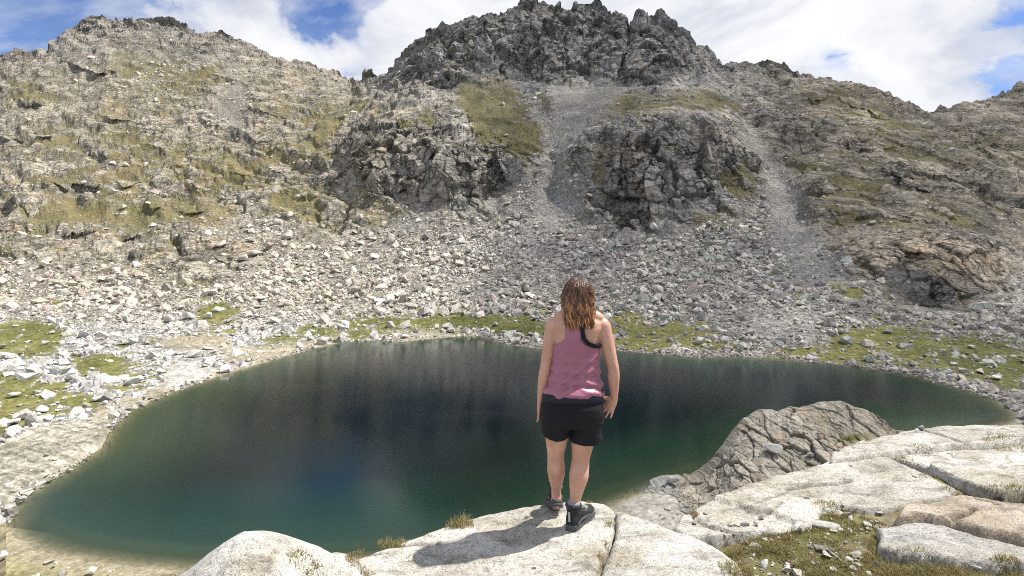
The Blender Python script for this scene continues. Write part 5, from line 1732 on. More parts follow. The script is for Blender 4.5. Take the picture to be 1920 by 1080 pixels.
class Solid:
    """collects closed lofts that are then fused into one skin"""
    def __init__(self):
        self.V = []; self.F = []; self.n = 0

    def loft(self, rings, cap=True):
        k = len(rings[0]); b = self.n
        for r in rings:
            self.V += [tuple(p) for p in r]
        self.n += k * len(rings)
        for i in range(len(rings) - 1):
            for j in range(k):
                a0 = b + i * k + j; a1 = b + i * k + (j + 1) % k
                self.F.append((a0, a1, a1 + k, a0 + k))
        if cap:
            self.F.append(tuple(b + j for j in range(k))[::-1])
            e = b + (len(rings) - 1) * k
            self.F.append(tuple(e + j for j in range(k)))

    def tube(self, pts, rad, seg=16, flat=None, side=(1, 0, 0), dome=True):
        """pts list of Vector, rad list of radius or (a,b); Catmull-Rom refined"""
        P = [Vector(p) for p in pts]; R = [r if isinstance(r, tuple) else (r, r) for r in rad]
        fine, fr = [], []
        n = len(P)
        for i in range(n - 1):
            p0, p1, p2, p3 = P[max(i - 1, 0)], P[i], P[i + 1], P[min(i + 2, n - 1)]
            r0, r1, r2, r3 = R[max(i - 1, 0)], R[i], R[i + 1], R[min(i + 2, n - 1)]
            m = 5
            for k in range(m + (1 if i == n - 2 else 0)):
                t = k / m
                f = lambda a, b_, c, d: .5 * ((2 * b_) + (-a + c) * t + (2 * a - 5 * b_ + 4 * c - d) * t * t + (-a + 3 * b_ - 3 * c + d) * t ** 3)
                fine.append(Vector([f(p0[q], p1[q], p2[q], p3[q]) for q in range(3)]))
                fr.append((f(r0[0], r1[0], r2[0], r3[0]), f(r0[1], r1[1], r2[1], r3[1])))
        rings = []
        S = Vector(side)
        def ring(c, T, ra, rb):
            T = T.normalized(); u = (S - T * S.dot(T)).normalized(); v = T.cross(u)
            return [c + u * ra * math.cos(2 * math.pi * q / seg) + v * rb * math.sin(2 * math.pi * q / seg) for q in range(seg)]
        N_ = len(fine)
        T0 = fine[1] - fine[0]; T1 = fine[-1] - fine[-2]
        if dome:
            for a in (80, 60, 35):
                a = math.radians(a); rr = fr[0]
                rings.append(ring(fine[0] - T0.normalized() * math.sin(a) * min(rr), T0, rr[0] * math.cos(a), rr[1] * math.cos(a)))
        for i in range(N_):
            T = fine[min(i + 1, N_ - 1)] - fine[max(i - 1, 0)]
            rings.append(ring(fine[i], T, *fr[i]))
        if dome:
            for a in (35, 60, 80):
                a = math.radians(a); rr = fr[-1]
                rings.append(ring(fine[-1] + T1.normalized() * math.sin(a) * min(rr), T1, rr[0] * math.cos(a), rr[1] * math.cos(a)))
        self.loft(rings)

    def ball(self, c, r, seg=16):
        c = Vector(c); r = Vector(r if hasattr(r, '__len__') else (r, r, r))
        rings = []
        for i in range(1, seg):
            th = math.pi * i / seg
            rings.append([c + Vector((r.x * math.sin(th) * math.cos(2 * math.pi * q / seg), r.y * math.sin(th) * math.sin(2 * math.pi * q / seg), r.z * math.cos(th))) for q in range(seg)][::-1])
        self.loft(rings)

    def build(self, name, voxel, mat, parent, smooth=6, wrinkle=None, label=None):
        me = bpy.data.meshes.new(name + '_raw'); me.from_pydata(self.V, [], self.F); me.update()
        o = bpy.data.objects.new(name + '_raw', me); COL.objects.link(o)
        m = o.modifiers.new('r', 'REMESH'); m.mode = 'VOXEL'; m.voxel_size = voxel; m.adaptivity = 0
        if smooth:
            s = o.modifiers.new('s', 'SMOOTH'); s.factor = .5; s.iterations = smooth
        dg = bpy.context.evaluated_depsgraph_get(); dg.update()
        ev = o.evaluated_get(dg)
        out = bpy.data.meshes.new_from_object(ev)
        bpy.data.objects.remove(o); bpy.data.meshes.remove(me)
        out.name = name
        out.materials.clear()
        if wrinkle is not None:
            co = np.empty(len(out.vertices) * 3, np.float32); out.vertices.foreach_get('co', co)
            no = np.empty(len(out.vertices) * 3, np.float32); out.vertices.foreach_get('normal', no)
            co = co.reshape(-1, 3); no = no.reshape(-1, 3)
            co = co + no * wrinkle(co)[:, None]
            out.vertices.foreach_set('co', co.astype(np.float32).ravel())
        out.polygons.foreach_set('use_smooth', np.ones(len(out.polygons), bool)); out.update()
        ob = link(name, out, mat, parent)
        if label:
            ob['label'] = label
        return ob


MAT_SKIN, _s = newmat('skin')
_b = principled(_s, Roughness=.48)
_b.inputs['Subsurface Weight'].default_value = .10
_b.inputs['Subsurface Radius'].default_value = (.012, .005, .003)
_tc = _s.n('ShaderNodeTexCoord')
_c = _s.ramp(_s.noise(_tc.outputs['Object'], 9.0, 5, .6), [(.3, (.46, .235, .16)), (.7, (.62, .36, .26))])
_s.l(_c, _b.inputs['Base Color'])
_bp = _s.n('ShaderNodeBump', inp={'Strength': .12, 'Distance': .004}); _s.l(_s.noise(_tc.outputs['Object'], 120.0, 3, .6), _bp.inputs['Height']); _s.l(_bp.outputs[0], _b.inputs['Normal'])
MAT_TANK = mat_simple('pink_tank_fabric', (.33, .112, .172), .33, .06, 40, .12, 500, .6, .15)
MAT_SHORTS = mat_simple('black_shorts_fabric', (.009, .009, .012), .75, .1, 60, .2, 400, .25)
MAT_WAIST = mat_simple('navy_waistband', (.018, .020, .034), .7, .1, 80, .2, 400, .3)
MAT_BOOT = mat_simple('dark_boot_mesh', (.020, .021, .025), .7, .25, 60, .5, 300, .3)
MAT_SOLE = mat_simple('grey_boot_rubber', (.085, .085, .088), .8, .3, 40, .4, 120, .3)
MAT_TRIM = mat_simple('pale_boot_trim', (.42, .43, .45), .7, .1, 60)
MAT_SOCK = mat_simple('grey_sock', (.28, .29, .33), .9, .1, 60)
MAT_LACE = mat_simple('pale_lace', (.5, .5, .48), .8, .05, 60)

# torso profile: photo row, left edge, right edge, half depth, depth centre
TORSO = [(792, 1016, 1128, .118, -.012), (775, 1014, 1130, .128, -.020), (758, 1016, 1128, .128, -.022), (735, 1021, 1126, .112, -.008), (712, 1027, 1125, .100, .0), (690, 1031, 1123, .096, .004),
         (668, 1034, 1123, .100, .004), (648, 1034, 1124, .105, .004), (630, 1035, 1127, .106, .002), (615, 1034, 1133, .100, .0), (604, 1036, 1132, .086, -.002), (597, 1042, 1127, .072, .0), (590, 1056, 1112, .058, .006), (583, 1068, 1100, .050, .012)]


def torso_at(z):
    """centre x, half width, half depth, centre y at a height"""
    zs = []; rows = []
    for py, l, r, hd, cy in TORSO:
        a, b = J(l, py), J(r, py)
        zs.append(a.z); rows.append(((a.x + b.x) / 2, (b.x - a.x) / 2, hd, cy))
    rows = np.array(rows)
    return [float(np.interp(z, zs, rows[:, k])) for k in range(4)]


def torso_ring(z, off=0.0, seg=64, p=2.35):
    cx, hw, hd, cy = torso_at(z)
    out = []
    for q in range(seg):
        a = 2 * math.pi * q / seg
        c, s = math.cos(a), math.sin(a)
        x = math.copysign(abs(c) ** (2 / p), c); y = math.copysign(abs(s) ** (2 / p), s)
        # shallow furrow along the spine, shoulder blades either side
        back = -.010 * math.exp(-((x) / .10) ** 2) if s < 0 else 0
        out.append(Vector((cx + x * (hw + off), cy + y * (hd + off + back), z)))
    return out


ZT = [J(0, py).z for py, *_ in TORSO]
zs_fine = np.linspace(min(ZT), max(ZT), 40)

# ---- body: one continuous skin
B = Solid()
B.loft([torso_ring(z, -.007) for z in zs_fine])
headc = J(1083, 556, .035)
B.tube([J(1084, 606, .0), J(1084, 592, .008), J(1083, 575, .022), J(1083, 560, .03)], [(.066, .06), (.056, .056), (.052, .056), (.05, .055)])
B.tube([J(1050, 596, .0), J(1075, 588, .0)], [.042, .046]); B.tube([J(1120, 596, .0), J(1094, 588, .0)], [.042, .046])
B.ball(headc + Vector((0, .0, .012)), (.076, .096, .108), 24)
B.ball(headc + Vector((0, .035, -.055)), (.056, .066, .062), 18)                   # jaw
B.tube([headc + Vector((0, .098, .012)), headc + Vector((0, .112, -.012)), headc + Vector((0, .108, -.022))], [.009, .013, .015], 10)   # nose
B.ball(headc + Vector((0, .092, -.048)), (.024, .014, .009), 10)                    # lips
B.ball(headc + Vector((0, .088, .030)), (.050, .014, .010), 10)                     # brow
B.ball(headc + Vector((0, .084, -.088)), (.022, .018, .016), 10)                    # chin
for sx in (-1, 1):
    B.ball(headc + Vector((sx * .077, .004, -.008)), (.010, .020, .031), 12)        # ears
    B.ball(headc + Vector((sx * .040, .076, -.016)), (.020, .018, .018), 10)        # cheek


def arm(sh, el, wr, rs):
    mid = sh.lerp(el, .45); fm = el.lerp(wr, .30)
    B.tube([sh, mid, sh.lerp(el, .85), el, fm, el.lerp(wr, .75), wr], [rs * 1.02, rs * .90, rs * .74, rs * .70, rs * .74, rs * .56, (rs * .42, rs * .50)])


shL, elL, wrL = J(1036, 611), J(1022, 690, -.015), J(1013, 748, .01)
shR, elR, wrR = J(1130, 611), J(1150, 690, -.03), J(1152, 744, -.005)
arm(shL, elL, wrL, .047); arm(shR, elR, wrR, .051)
B.ball(shL + Vector((.004, 0, .002)), (.049, .054, .050)); B.ball(shR + Vector((-.004, 0, .002)), (.051, .054, .050))


def hand(wr, palm_dir, across, fing_dirs, thumb_dir, lens=(.072, .080, .074, .058), curl=.5):
    """palm and five separate fingers; across points from little finger to index"""
    pd, ac = palm_dir.normalized(), across.normalized(); nrm = pd.cross(ac)
    pe = wr + pd * .085
    B.tube([wr, wr + pd * .03, wr + pd * .065, pe], [(.024, .018), (.034, .017), (.038, .015), (.036, .012)], 14, side=tuple(ac))
    for k in range(4):
        o_ = (k - 1.5) * -.019
        b0 = pe - pd * .012 + ac * o_
        fd = fing_dirs[k].normalized(); L = lens[k]
        d2 = (fd - nrm * curl * .55).normalized(); d3 = (d2 - nrm * curl * .6).normalized()
        p1 = b0 + fd * L * .48; p2 = p1 + d2 * L * .32; p3 = p2 + d3 * L * .22
        B.tube([b0, p1, p2, p3], [.0095, .0088, .0080, .0066], 10)
    tb = wr + pd * .022 + ac * .024
    td = thumb_dir.normalized()
    t1 = tb + td * .038; t2 = t1 + (td * .8 + pd * .5).normalized() * .030
    B.tube([tb - ac * .01, t1, t2], [.0135, .0105, .0080], 10)


# left hand hangs straight with its edge to the camera, right hand turns inwards with open fingers
pdL = Vector((-.05, .10, -1)); 
hand(wrL, pdL, Vector((.25, .95, .1)), [pdL + Vector((.02, .10, 0)), pdL + Vector((.02, .03, 0)), pdL, pdL + Vector((.05, -.06, 0))], Vector((.25, .75, -.65)), curl=.35)
pdR = Vector((-.42, .12, -.9))
hand(wrR, pdR, Vector((-.80, .45, .40)), [Vector((-.75, .2, -.75)), Vector((-.62, .1, -.85)), Vector((-.46, .05, -.95)), Vector((-.28, .0, -1))], Vector((-.95, .25, -.15)), curl=.30)

# legs
hipL, knL, anL = J(1046, 775, -.005), J(1042, 852, .055), J(1043, 928, .165)
hipR, knR, anR = J(1098, 775, -.005), J(1089, 858, .02), J(1077, 948, -.02)
def leg(hip, kn, an, s=1.0):
    B.tube([hip, hip.lerp(kn, .35), hip.lerp(kn, .72), kn, kn.lerp(an, .18) + Vector((0, -.012, 0)), kn.lerp(an, .36) + Vector((0, -.016, 0)), kn.lerp(an, .62) + Vector((0, -.004, 0)), kn.lerp(an, .86), an],
           [.092 * s, .084 * s, .067 * s, .055 * s, .056 * s, .0585 * s, .046 * s, .033 * s, .034 * s], 20)
leg(hipL, knL, anL, 1.0); leg(hipR, knR, anR, 1.05)
B.ball(J(1046, 778, -.05), (.088, .075, .085)); B.ball(J(1098, 778, -.05), (.088, .075, .085))
fdirL = Vector((-.10, .98, 0)).normalized(); fdirR = Vector((.60, .80, 0)).normalized()
B.tube([anL, anL + Vector((0, 0, -.05)), anL + fdirL * .06 + Vector((0, 0, -.085)), anL + fdirL * .14 + Vector((0, 0, -.10))], [.036, .038, .036, .026], 14)
B.tube([anR, anR + Vector((0, 0, -.05)), anR + fdirR * .06 + Vector((0, 0, -.075)), anR + fdirR * .14 + Vector((0, 0, -.085))], [.036, .038, .036, .026], 14)
BODY = B.build('body', .0052, MAT_SKIN, ROOT, 5, label='fair skin of the woman, head bowed slightly toward the lake')

# face details on the far side
def small(name, mat, parent, c, r, seg=12):
    S = Solid(); S.ball(c, r, seg)
    me = bpy.data.meshes.new(name); me.from_pydata(S.V, [], S.F); me.update()
    me.polygons.foreach_set('use_smooth', np.ones(len(me.polygons), bool))
    return link(name, me, mat, parent)


M_EYE = mat_simple('eye', (.55, .55, .52), .2, .02); M_IRIS = mat_simple('iris', (.06, .035, .02), .2, .02); M_LIP = mat_simple('lip', (.42, .16, .14), .4, .05); M_BROW = mat_simple('eyebrow', (.06, .035, .02), .8, .1)
for sx in (-1, 1):
    e = small('eye', M_EYE, BODY, headc + Vector((sx * .030, .083, .012)), (.0125, .0125, .010))
    small('eyebrow', M_BROW, BODY, headc + Vector((sx * .031, .096, .034)), (.020, .006, .004))
small('mouth', M_LIP, BODY, headc + Vector((0, .101, -.048)), (.022, .008, .006))

# ---- shorts
S = Solid()
zh0 = J(0, 792).z; zh1 = J(0, 729).z
S.loft([torso_ring(z, .002 + .02 * max(0, (zh1 - .06 - z)), 48) for z in np.linspace(zh0, zh1, 12)])
def shortleg(hip, kn, pxl, pyl, pxr, pyr, dy):
    a, b = J(pxl, pyl, dy), J(pxr, pyr, dy); c = (a + b) / 2; hw = (b - a).length / 2
    top = hip + Vector((0, -.012, .02))
    S.tube([top, top.lerp(c, .5), c], [(.098, .112), (.097, .106), (hw, .100)], 28, dome=False)
shortleg(hipL, knL, 1015, 811, 1067, 813, .012); shortleg(hipR, knR, 1067, 819, 1129, 827, .004)
S.ball(J(1046, 780, -.055), (.086, .082, .088)); S.ball(J(1098, 780, -.055), (.088, .082, .088))
def wr_short(c):
    P = c.astype(np.float64)
    n = fbm(P * np.array([9, 9, 16]), 3, 5) * .0045 + fbm(P * np.array([20, 20, 42]), 2, 6) * .0022
    return n + .0015
SHORTS = S.build('shorts', .0055, MAT_SHORTS, ROOT, 4, wr_short, label='black hiking shorts')
def band(name, z0, z1, off, mat, parent, seg=72, thick=.004):
    rings = [torso_ring(z, off + o_, seg) for z, o_ in ((z0, 0), (z0, thick), (z1, thick), (z1, 0))]
    S_ = Solid(); S_.loft(rings, cap=False)
    me = bpy.data.meshes.new(name); me.from_pydata(S_.V, [], S_.F); me.update()
    me.polygons.foreach_set('use_smooth', np.ones(len(me.polygons), bool))
    return link(name, me, mat, parent)
band('waistband', J(0, 746).z, J(0, 730).z, .0085, MAT_WAIST, SHORTS)


# ---- racerback tank top
def tank():
    zb, zt = J(0, 737).z, J(0, 590).z
    nz, na = 150, 260
    zs_ = np.linspace(zb, zt, nz)
    zarm = J(0, 647).z; zst = J(0, 629).z
    V = []; keep = np.zeros((nz, na), bool)
    for i, z in enumerate(zs_):
        cx, hw, hd, cy = torso_at(z)
        ease = .003 + .010 * max(0, 1 - (z - zb) / .12) ** 1.2
        for k in range(na):
            a = 2 * math.pi * k / na; c, s = math.cos(a), math.sin(a); p = 2.35
            x = math.copysign(abs(c) ** (2 / p), c); y = math.copysign(abs(s) ** (2 / p), s)
            X, Y = cx + x * (hw + ease), cy + y * (hd + ease)
            P = np.array([[X, Y, z]])
            V.append((X, Y, z))
            if s < 0.0:       # back: narrows to a strap between the shoulder blades
                cxx = J(1071, 622).x + (z - zst) * .10
                if z < zarm:
                    lim = 9
                else:
                    t = min(1, (z - zarm) / (zst - zarm)); lim = .050 + (.165 - .050) * (1 - t) ** 2.6
                keep[i, k] = abs(X - cxx) < lim
            else:             # front: ordinary scoop with two straps
                lim = 9 if z < zarm else .16 - (z - zarm) * .55
                scoop = z > J(0, 615).z and abs(X - cx) < .05
                keep[i, k] = abs(X - cx) < lim and not scoop
    V = np.array(V)
    # folds: drapes gathered at the hem and pulled towards the right hip
    xx, zz = V[:, 0], V[:, 2]
    low = np.clip(1 - (zz - zb) / .26, 0, 1)
    ph = (zz - zb) * 92 + xx * 7 + fbm(V * np.array([5, 5, 9]), 3, 3) * 3.2
    fold = np.sin(ph) * .011 * low ** .9 + fbm(V * np.array([14, 14, 34]), 3, 8) * .0055 * (low + .3)
    diag = (xx - .10) * .72 + (zz - (zb + .20)) * -.9
    fold += np.exp(-((diag + .02) / .016) ** 2) * .016 * np.clip((zz - zb) / .1, 0, 1) * np.clip(1 - (zz - zb - .16) / .16, 0, 1)
    fold += np.exp(-((diag - .035) / .014) ** 2) * .011 * np.clip(1 - (zz - zb) / .28, 0, 1)
    cx_ = np.array([torso_at(z)[0] for z in zs_]).repeat(na)
    nrm = np.stack([V[:, 0] - cx_, V[:, 1], 0 * zz], -1); nrm /= np.linalg.norm(nrm, axis=1, keepdims=True) + 1e-9
    V = V + nrm * fold[:, None]
    hem = np.sin(np.arctan2(V[:, 1], V[:, 0]) * 7) * .005
    V[:, 2] += hem * np.clip(1 - (zz - zb) / .03, 0, 1)
    idx = np.arange(nz * na).reshape(nz, na); idn = np.roll(idx, -1, 1)
    kq = keep[:-1] & keep[1:] & np.roll(keep, -1, 1)[:-1] & np.roll(keep, -1, 1)[1:]
    q = np.stack([idx[:-1], idn[:-1], idn[1:], idx[1:]], -1)[kq]
    u, inv = np.unique(q.ravel(), return_inverse=True)
    me = mesh_np('tank_top', V[u], inv.reshape(-1, 4), smooth=True)
    o = link('tank_top', me, MAT_TANK, ROOT)
    m = o.modifiers.new('thickness', 'SOLIDIFY'); m.thickness = .003; m.offset = 0
    o['label'] = 'shiny mauve-pink racerback tank top, wrinkled at the waist'
    # black bra edge showing in the right arm opening
    path = [(1092, 594), (1089, 606), (1088, 618), (1091, 630), (1099, 639), (1110, 644), (1124, 646)]
    rings = []
    pts = []
    for k in range(len(path) - 1):
        for t in np.linspace(0, 1, 6, endpoint=False):
            pts.append((path[k][0] + (path[k + 1][0] - path[k][0]) * t, path[k][1] + (path[k + 1][1] - path[k][1]) * t))
    pts.append(path[-1])
    def surf(px, py, off):
        p = J(px, py); cx, hw, hd, cy = torso_at(p.z)
        w = min(.999, abs((p.x - cx) / (hw + off))); yy = (1 - w ** 2.35) ** (1 / 2.35)
        return Vector((p.x, cy - yy * (hd + off), p.z))
    for k, (px, py) in enumerate(pts):
        a, b = pts[max(k - 1, 0)], pts[min(k + 1, len(pts) - 1)]
        tx, ty = b[0] - a[0], b[1] - a[1]; L = math.hypot(tx, ty); nx_, ny_ = -ty / L, tx / L
        w = 3.6
        rings.append([surf(px + nx_ * w, py + ny_ * w, -.004), surf(px - nx_ * w, py - ny_ * w, -.004), surf(px - nx_ * w, py - ny_ * w, .0135), surf(px + nx_ * w, py + ny_ * w, .0135)])
    S_ = Solid(); S_.loft(rings)
    me = bpy.data.meshes.new('bra_strap'); me.from_pydata(S_.V, [], S_.F); me.update()
    link('bra_strap', me, MAT_SHORTS, ROOT)['label'] = 'black strap edge inside the right arm opening'


tank()


# ---- hair: wavy shoulder-length locks
def hair():
    rng = np.random.default_rng(4)
    base = mat_blade('hair_strands')
    nt = base.node_tree
    for nd in nt.nodes:
        if nd.type == 'BSDF_PRINCIPLED':
            nd.inputs['Roughness'].default_value = .34; nd.inputs['Specular IOR Level'].default_value = .55
        if nd.type == 'MIX_SHADER':
            nd.inputs[0].default_value = .12
    root = None
    S = Solid(); S.ball(headc + Vector((0, -.010, .016)), (.082, .098, .108), 22)
    cap = S.build('hair', .006, mat_simple('hair_roots', (.075, .036, .018), .5, .3, 60, .5, 200), ROOT, 3, lambda c: np.where(c[:, 1] > headc.y + .055, -.03, 0) + fbm(c.astype(np.float64) * 60, 2, 3) * .003, label='wavy shoulder-length brown hair with golden highlights')
    VS, FS, CS = [], [], []; n0 = 0
    K = 900
    for k in range(K):
        az = rng.uniform(-math.pi * .98, .0 + math.pi * -.02) if k < K * .86 else rng.uniform(0.05, .55) * rng.choice([-1, 1]) + (0 if rng.random() < .5 else math.pi)
        up = rng.uniform(-.15, 1.0)
        th = math.acos(np.clip(up, -1, 1))
        d = Vector((math.sin(th) * math.cos(az), math.sin(th) * math.sin(az), math.cos(th)))
        p0 = headc + Vector((d.x * .083, d.y * .098 - .010, d.z * .108 + .016))
        # fall: slide down over the back of the skull, then hang
        out = Vector((d.x, d.y, 0));
        if out.length < .05:
            out = Vector((rng.uniform(-1, 1), -1, 0))
        out.normalize()
        aim = math.atan2(out.y, out.x) + rng.normal(0, .22)
        o2 = Vector((math.cos(aim), math.sin(aim), 0))
        endz = J(0, rng.normal(594, 9)).z
        if abs(o2.x) > .8:
            endz += rng.uniform(.0, .03)
        rad = rng.uniform(.078, .112)
        ex = headc + Vector((o2.x * rad * .93, o2.y * rad * 1.02 - .006, 0))
        ey_back = torso_at(endz)[3] - torso_at(endz)[2] - .020
        npt = 14; pts = []
        amp = rng.uniform(.007, .019); fr_ = rng.uniform(1.5, 2.8); ph = rng.uniform(0, 6.28)
        side = Vector((-o2.y, o2.x, 0))
        for i in range(npt):
            t = i / (npt - 1)
            if t < .35:
                s = t / .35
                q = p0.lerp(Vector((ex.x, ex.y, headc.z - .01)), s ** 1.3)
                bulge = math.sin(s * math.pi) * .012 * (1 if up > .2 else .4)
                q = q + out * bulge + Vector((0, 0, bulge * .5))
                if up > .5:
                    q.z = p0.z + (headc.z - .01 - p0.z) * s ** 1.8
            else:
                s = (t - .35) / .65
                q = Vector((ex.x, ex.y, headc.z - .01 + (endz - headc.z + .01) * s))
                if o2.y < .2:
                    q.y += (min(q.y, ey_back + .01) - q.y) * s * .9
                q.x += (J(1080, 600).x - q.x) * .12 * s
            wv = amp * (t ** .8) * math.sin(ph + t * 6.28 * fr_)
            q = q + side * wv + out * (amp * .6 * t * math.cos(ph * 1.3 + t * 6.28 * fr_))
            pts.append(q)
        r0 = rng.uniform(.0022, .0050)
        ring = 6
        V = []
        for i, q in enumerate(pts):
            t = i / (npt - 1)
            T = (pts[min(i + 1, npt - 1)] - pts[max(i - 1, 0)]).normalized()
            u = T.cross(Vector((0, 1, .1))).normalized(); v = T.cross(u)
            r = r0 * (.55 + .9 * math.sin(min(1, t * 1.25) * math.pi * .5) - .9 * max(0, t - .6) / .4) 
            r = max(r, .0008)
            for j in range(ring):
                a = 2 * math.pi * j / ring
                V.append(q + u * r * 1.5 * math.cos(a) + v * r * .7 * math.sin(a))
        Fq = []
        for i in range(npt - 1):
            for j in range(ring):
                a0 = i * ring + j; a1 = i * ring + (j + 1) % ring
                Fq.append((a0, a1, a1 + ring, a0 + ring))
        gold = rng.random()
        dark = np.array([.070, .032, .016]); mid = np.array([.165, .068, .028]); gld = np.array([.40, .175, .058])
        tt = np.repeat(np.linspace(0, 1, npt), ring)[:, None]
        w1 = np.clip(tt * 1.4 - .15 + (gold - .5) * .7, 0, 1)
        c = dark * (1 - w1) + mid * w1
        if gold > .5:
            w2 = np.clip(tt * 1.5 - .35 + (gold - .5), 0, 1)
            c = c * (1 - w2) + gld * w2
        VS.append(np.array([tuple(x) for x in V])); FS.append(np.array(Fq) + n0); CS.append(c * rng.uniform(.75, 1.3)); n0 += len(V)
    me = mesh_np('locks', np.concatenate(VS), np.concatenate(FS), np.concatenate(CS), smooth=True)
    o = link('locks', me, base, cap)
    o['kind'] = 'stuff'


hair()


# ---- boots
def boot(an, fdir, pitch, ground_drop, label):
    """built along +y from the heel, then turned"""
    b = empty('boot'); b.parent = ROOT
    up = Solid()
    def oval(y, hw, z0, z1, seg=20, p=2.6):
        r = []
        for q in range(seg):
            a = 2 * math.pi * q / seg; c, s = math.cos(a), math.sin(a)
            r.append(Vector((hw * math.copysign(abs(c) ** (2 / p), c), y, (z0 + z1) / 2 + (z1 - z0) / 2 * math.copysign(abs(s) ** (2 / p), s))))
        return r
    up.loft([oval(-.072, .022, .03, .075), oval(-.066, .032, .02, .10), oval(-.045, .039, .02, .118), oval(-.01, .041, .02, .125), oval(.03, .042, .02, .115), oval(.07, .046, .02, .095), oval(.11, .050, .02, .080), oval(.15, .048, .02, .070), oval(.18, .038, .022, .060), oval(.195, .022, .025, .048)][::-1])
    up.tube([Vector((0, -.012, .06)), Vector((0, -.016, .11)), Vector((0, -.016, .150))], [(.040, .052), (.041, .052), (.046, .056)], 20, dome=False)
    U = up.build('upper', .0055, MAT_BOOT, b, 3, lambda c: fbm(c.astype(np.float64) * 45, 2, 4) * .0016)
    # padded collar
    col = Solid()
    rg = []
    for k in range(28):
        a = 2 * math.pi * k / 28
        rg.append(Vector((.043 * math.cos(a), -.016 + .053 * math.sin(a), .150 + .010 * math.sin(a) * -1)))
    rings = []
    for k in range(28):
        c = rg[k]; t = (rg[(k + 1) % 28] - rg[k - 1]).normalized(); nx_ = Vector((c.x, c.y + .016, 0)).normalized()
        rings.append([c + nx_ * .008 * math.cos(2 * math.pi * j / 8) + Vector((0, 0, .009 * math.sin(2 * math.pi * j / 8))) for j in range(8)])
    rings.append(rings[0]); col.loft(rings, cap=False)
    me = bpy.data.meshes.new('collar'); me.from_pydata(col.V, [], col.F); me.update(); me.polygons.foreach_set('use_smooth', np.ones(len(me.polygons), bool)); link('collar', me, MAT_BOOT, b)
    # lugged sole
    outl = [(-.080, 0.0), (-.074, .026), (-.055, .040), (-.02, .043), (.03, .041), (.08, .048), (.12, .053), (.16, .050), (.19, .036), (.205, .0)]
    loop = [(w, y) for y, w in outl] + [(-w, y) for y, w in outl[::-1][1:-1]]
    sm = bmesh.new()
    def ringz(z, f):
        return [sm.verts.new((x * f, .06 + (y - .06) * (1 + (f - 1) * .5), z + (.018 * max(0, (y - .14) / .065) ** 2) + (.008 * max(0, (-.05 - y) / .03)))) for x, y in loop]
    Rg = [ringz(z, f) for z, f in ((0.0, .93), (.006, 1.0), (.014, 1.0), (.016, .965), (.020, .965), (.022, 1.0), (.036, .99), (.040, .93))]
    L = len(loop)
    for i in range(len(Rg) - 1):
        for j in range(L):
            sm.faces.new((Rg[i][j], Rg[i][(j + 1) % L], Rg[i + 1][(j + 1) % L], Rg[i + 1][j]))
    sm.faces.new(Rg[0][::-1]); sm.faces.new(Rg[-1])
    me = bpy.data.meshes.new('sole'); sm.to_mesh(me); sm.free()
    so = link('sole', me, MAT_SOLE, b)
    for k in range(9):                                             # lugs
        y = -.066 + k * .031
        w = np.interp(y, [a for a, _ in outl], [c for _, c in outl])
        for sx in (-1, 1):
            bmx = bmesh.new(); bmesh.ops.create_cube(bmx, size=1)
            for v in bmx.verts:
                v.co = Vector((sx * (w - .010) + v.co.x * .022, y + v.co.y * .018, .002 + v.co.z * .014 + .018 * max(0, (y - .14) / .065) ** 2))
            me = bpy.data.meshes.new('lug'); bmx.to_mesh(me); bmx.free(); link('lug', me, MAT_SOLE, so)
    # grey side overlays, heel tab, pull loop, laces
    for sx in (-1, 1):
        ov = Solid(); ov.tube([Vector((sx * .043, -.040, .050)), Vector((sx * .046, .01, .062)), Vector((sx * .046, .06, .052)), Vector((sx * .047, .11, .046))], [(.004, .008), (.004, .010), (.004, .009), (.004, .006)], 8)
        me = bpy.data.meshes.new('overlay'); me.from_pydata(ov.V, [], ov.F); me.update(); link('overlay', me, MAT_SOLE, b)
    ht = Solid(); ht.tube([Vector((0, -.074, .070)), Vector((0, -.073, .10)), Vector((0, -.073, .128))], [(.007, .003)] * 3, 8)
    me = bpy.data.meshes.new('heel_tab'); me.from_pydata(ht.V, [], ht.F); me.update(); link('heel_tab', me, MAT_TRIM, b)
    pl = Solid(); pl.tube([Vector((-.007, -.072, .150)), Vector((-.008, -.082, .172)), Vector((0, -.086, .184)), Vector((.008, -.082, .172)), Vector((.007, -.072, .150))], [.003] * 5, 8)
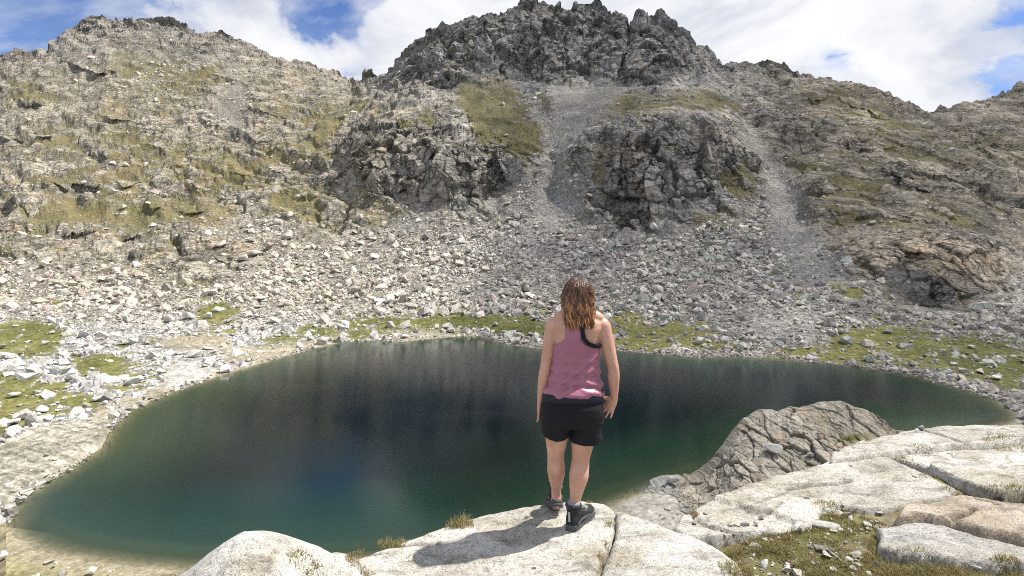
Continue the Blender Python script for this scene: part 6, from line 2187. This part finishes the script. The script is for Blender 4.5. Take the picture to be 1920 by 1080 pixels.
    me = bpy.data.meshes.new('pull_loop'); me.from_pydata(pl.V, [], pl.F); me.update(); link('pull_loop', me, MAT_SOLE, b)
    for k in range(5):
        y = .045 + k * .022; z = .122 - k * .012
        lc = Solid(); lc.tube([Vector((-.026, y, z - .008)), Vector((0, y + .004, z + .004)), Vector((.026, y, z - .008))], [.0028] * 3, 7)
        me = bpy.data.meshes.new('lace'); me.from_pydata(lc.V, [], lc.F); me.update(); link('lace', me, MAT_LACE, b)
    bow = Solid(); bow.tube([Vector((.02, .035, .135)), Vector((.052, .030, .140)), Vector((.060, .045, .112)), Vector((.040, .05, .098))], [.0024] * 4, 7)
    me = bpy.data.meshes.new('lace_bow'); me.from_pydata(bow.V, [], bow.F); me.update(); link('lace_bow', me, MAT_LACE, b)
    sk = Solid(); sk.tube([Vector((0, -.014, .13)), Vector((0, -.014, .172))], [(.040, .045), (.039, .042)], 20, dome=False)
    me = bpy.data.meshes.new('sock'); me.from_pydata(sk.V, [], sk.F); me.update(); me.polygons.foreach_set('use_smooth', np.ones(len(me.polygons), bool)); link('sock', me, MAT_SOCK, b)
    yaw = math.atan2(-fdir.x, fdir.y)
    b.rotation_euler = (pitch, 0, yaw)
    b.location = ground_drop
    b['label'] = label
    return b


def set_boot(an, fdir, pitch, label, lift=0.0):
    """put the boot's ankle under the leg and its sole on the rock"""
    f = fdir.normalized()
    loc = Vector((an.x, an.y, 0)) + f * .016
    zs_ = []
    for t in (-.06, 0, .06, .14):
        q = loc + f * t
        zs_.append(fg_height(PX0 + q.x, PY0 + q.y) - PZ0)
    slope = (zs_[3] - zs_[0]) / .20
    p = math.atan(slope) if pitch is None else pitch
    loc.z = (np.interp(.016, (-.06, 0, .06, .14), zs_) if pitch is None else lift + zs_[2] + .03) - .004
    return boot(an, fdir, p, loc, label)


BR = set_boot(anR, fdirR, None, 'right hiking boot planted on the rock, turned outward')
BL = set_boot(anL, fdirL, math.radians(-24), 'left hiking boot stepping ahead with its heel raised', .012)
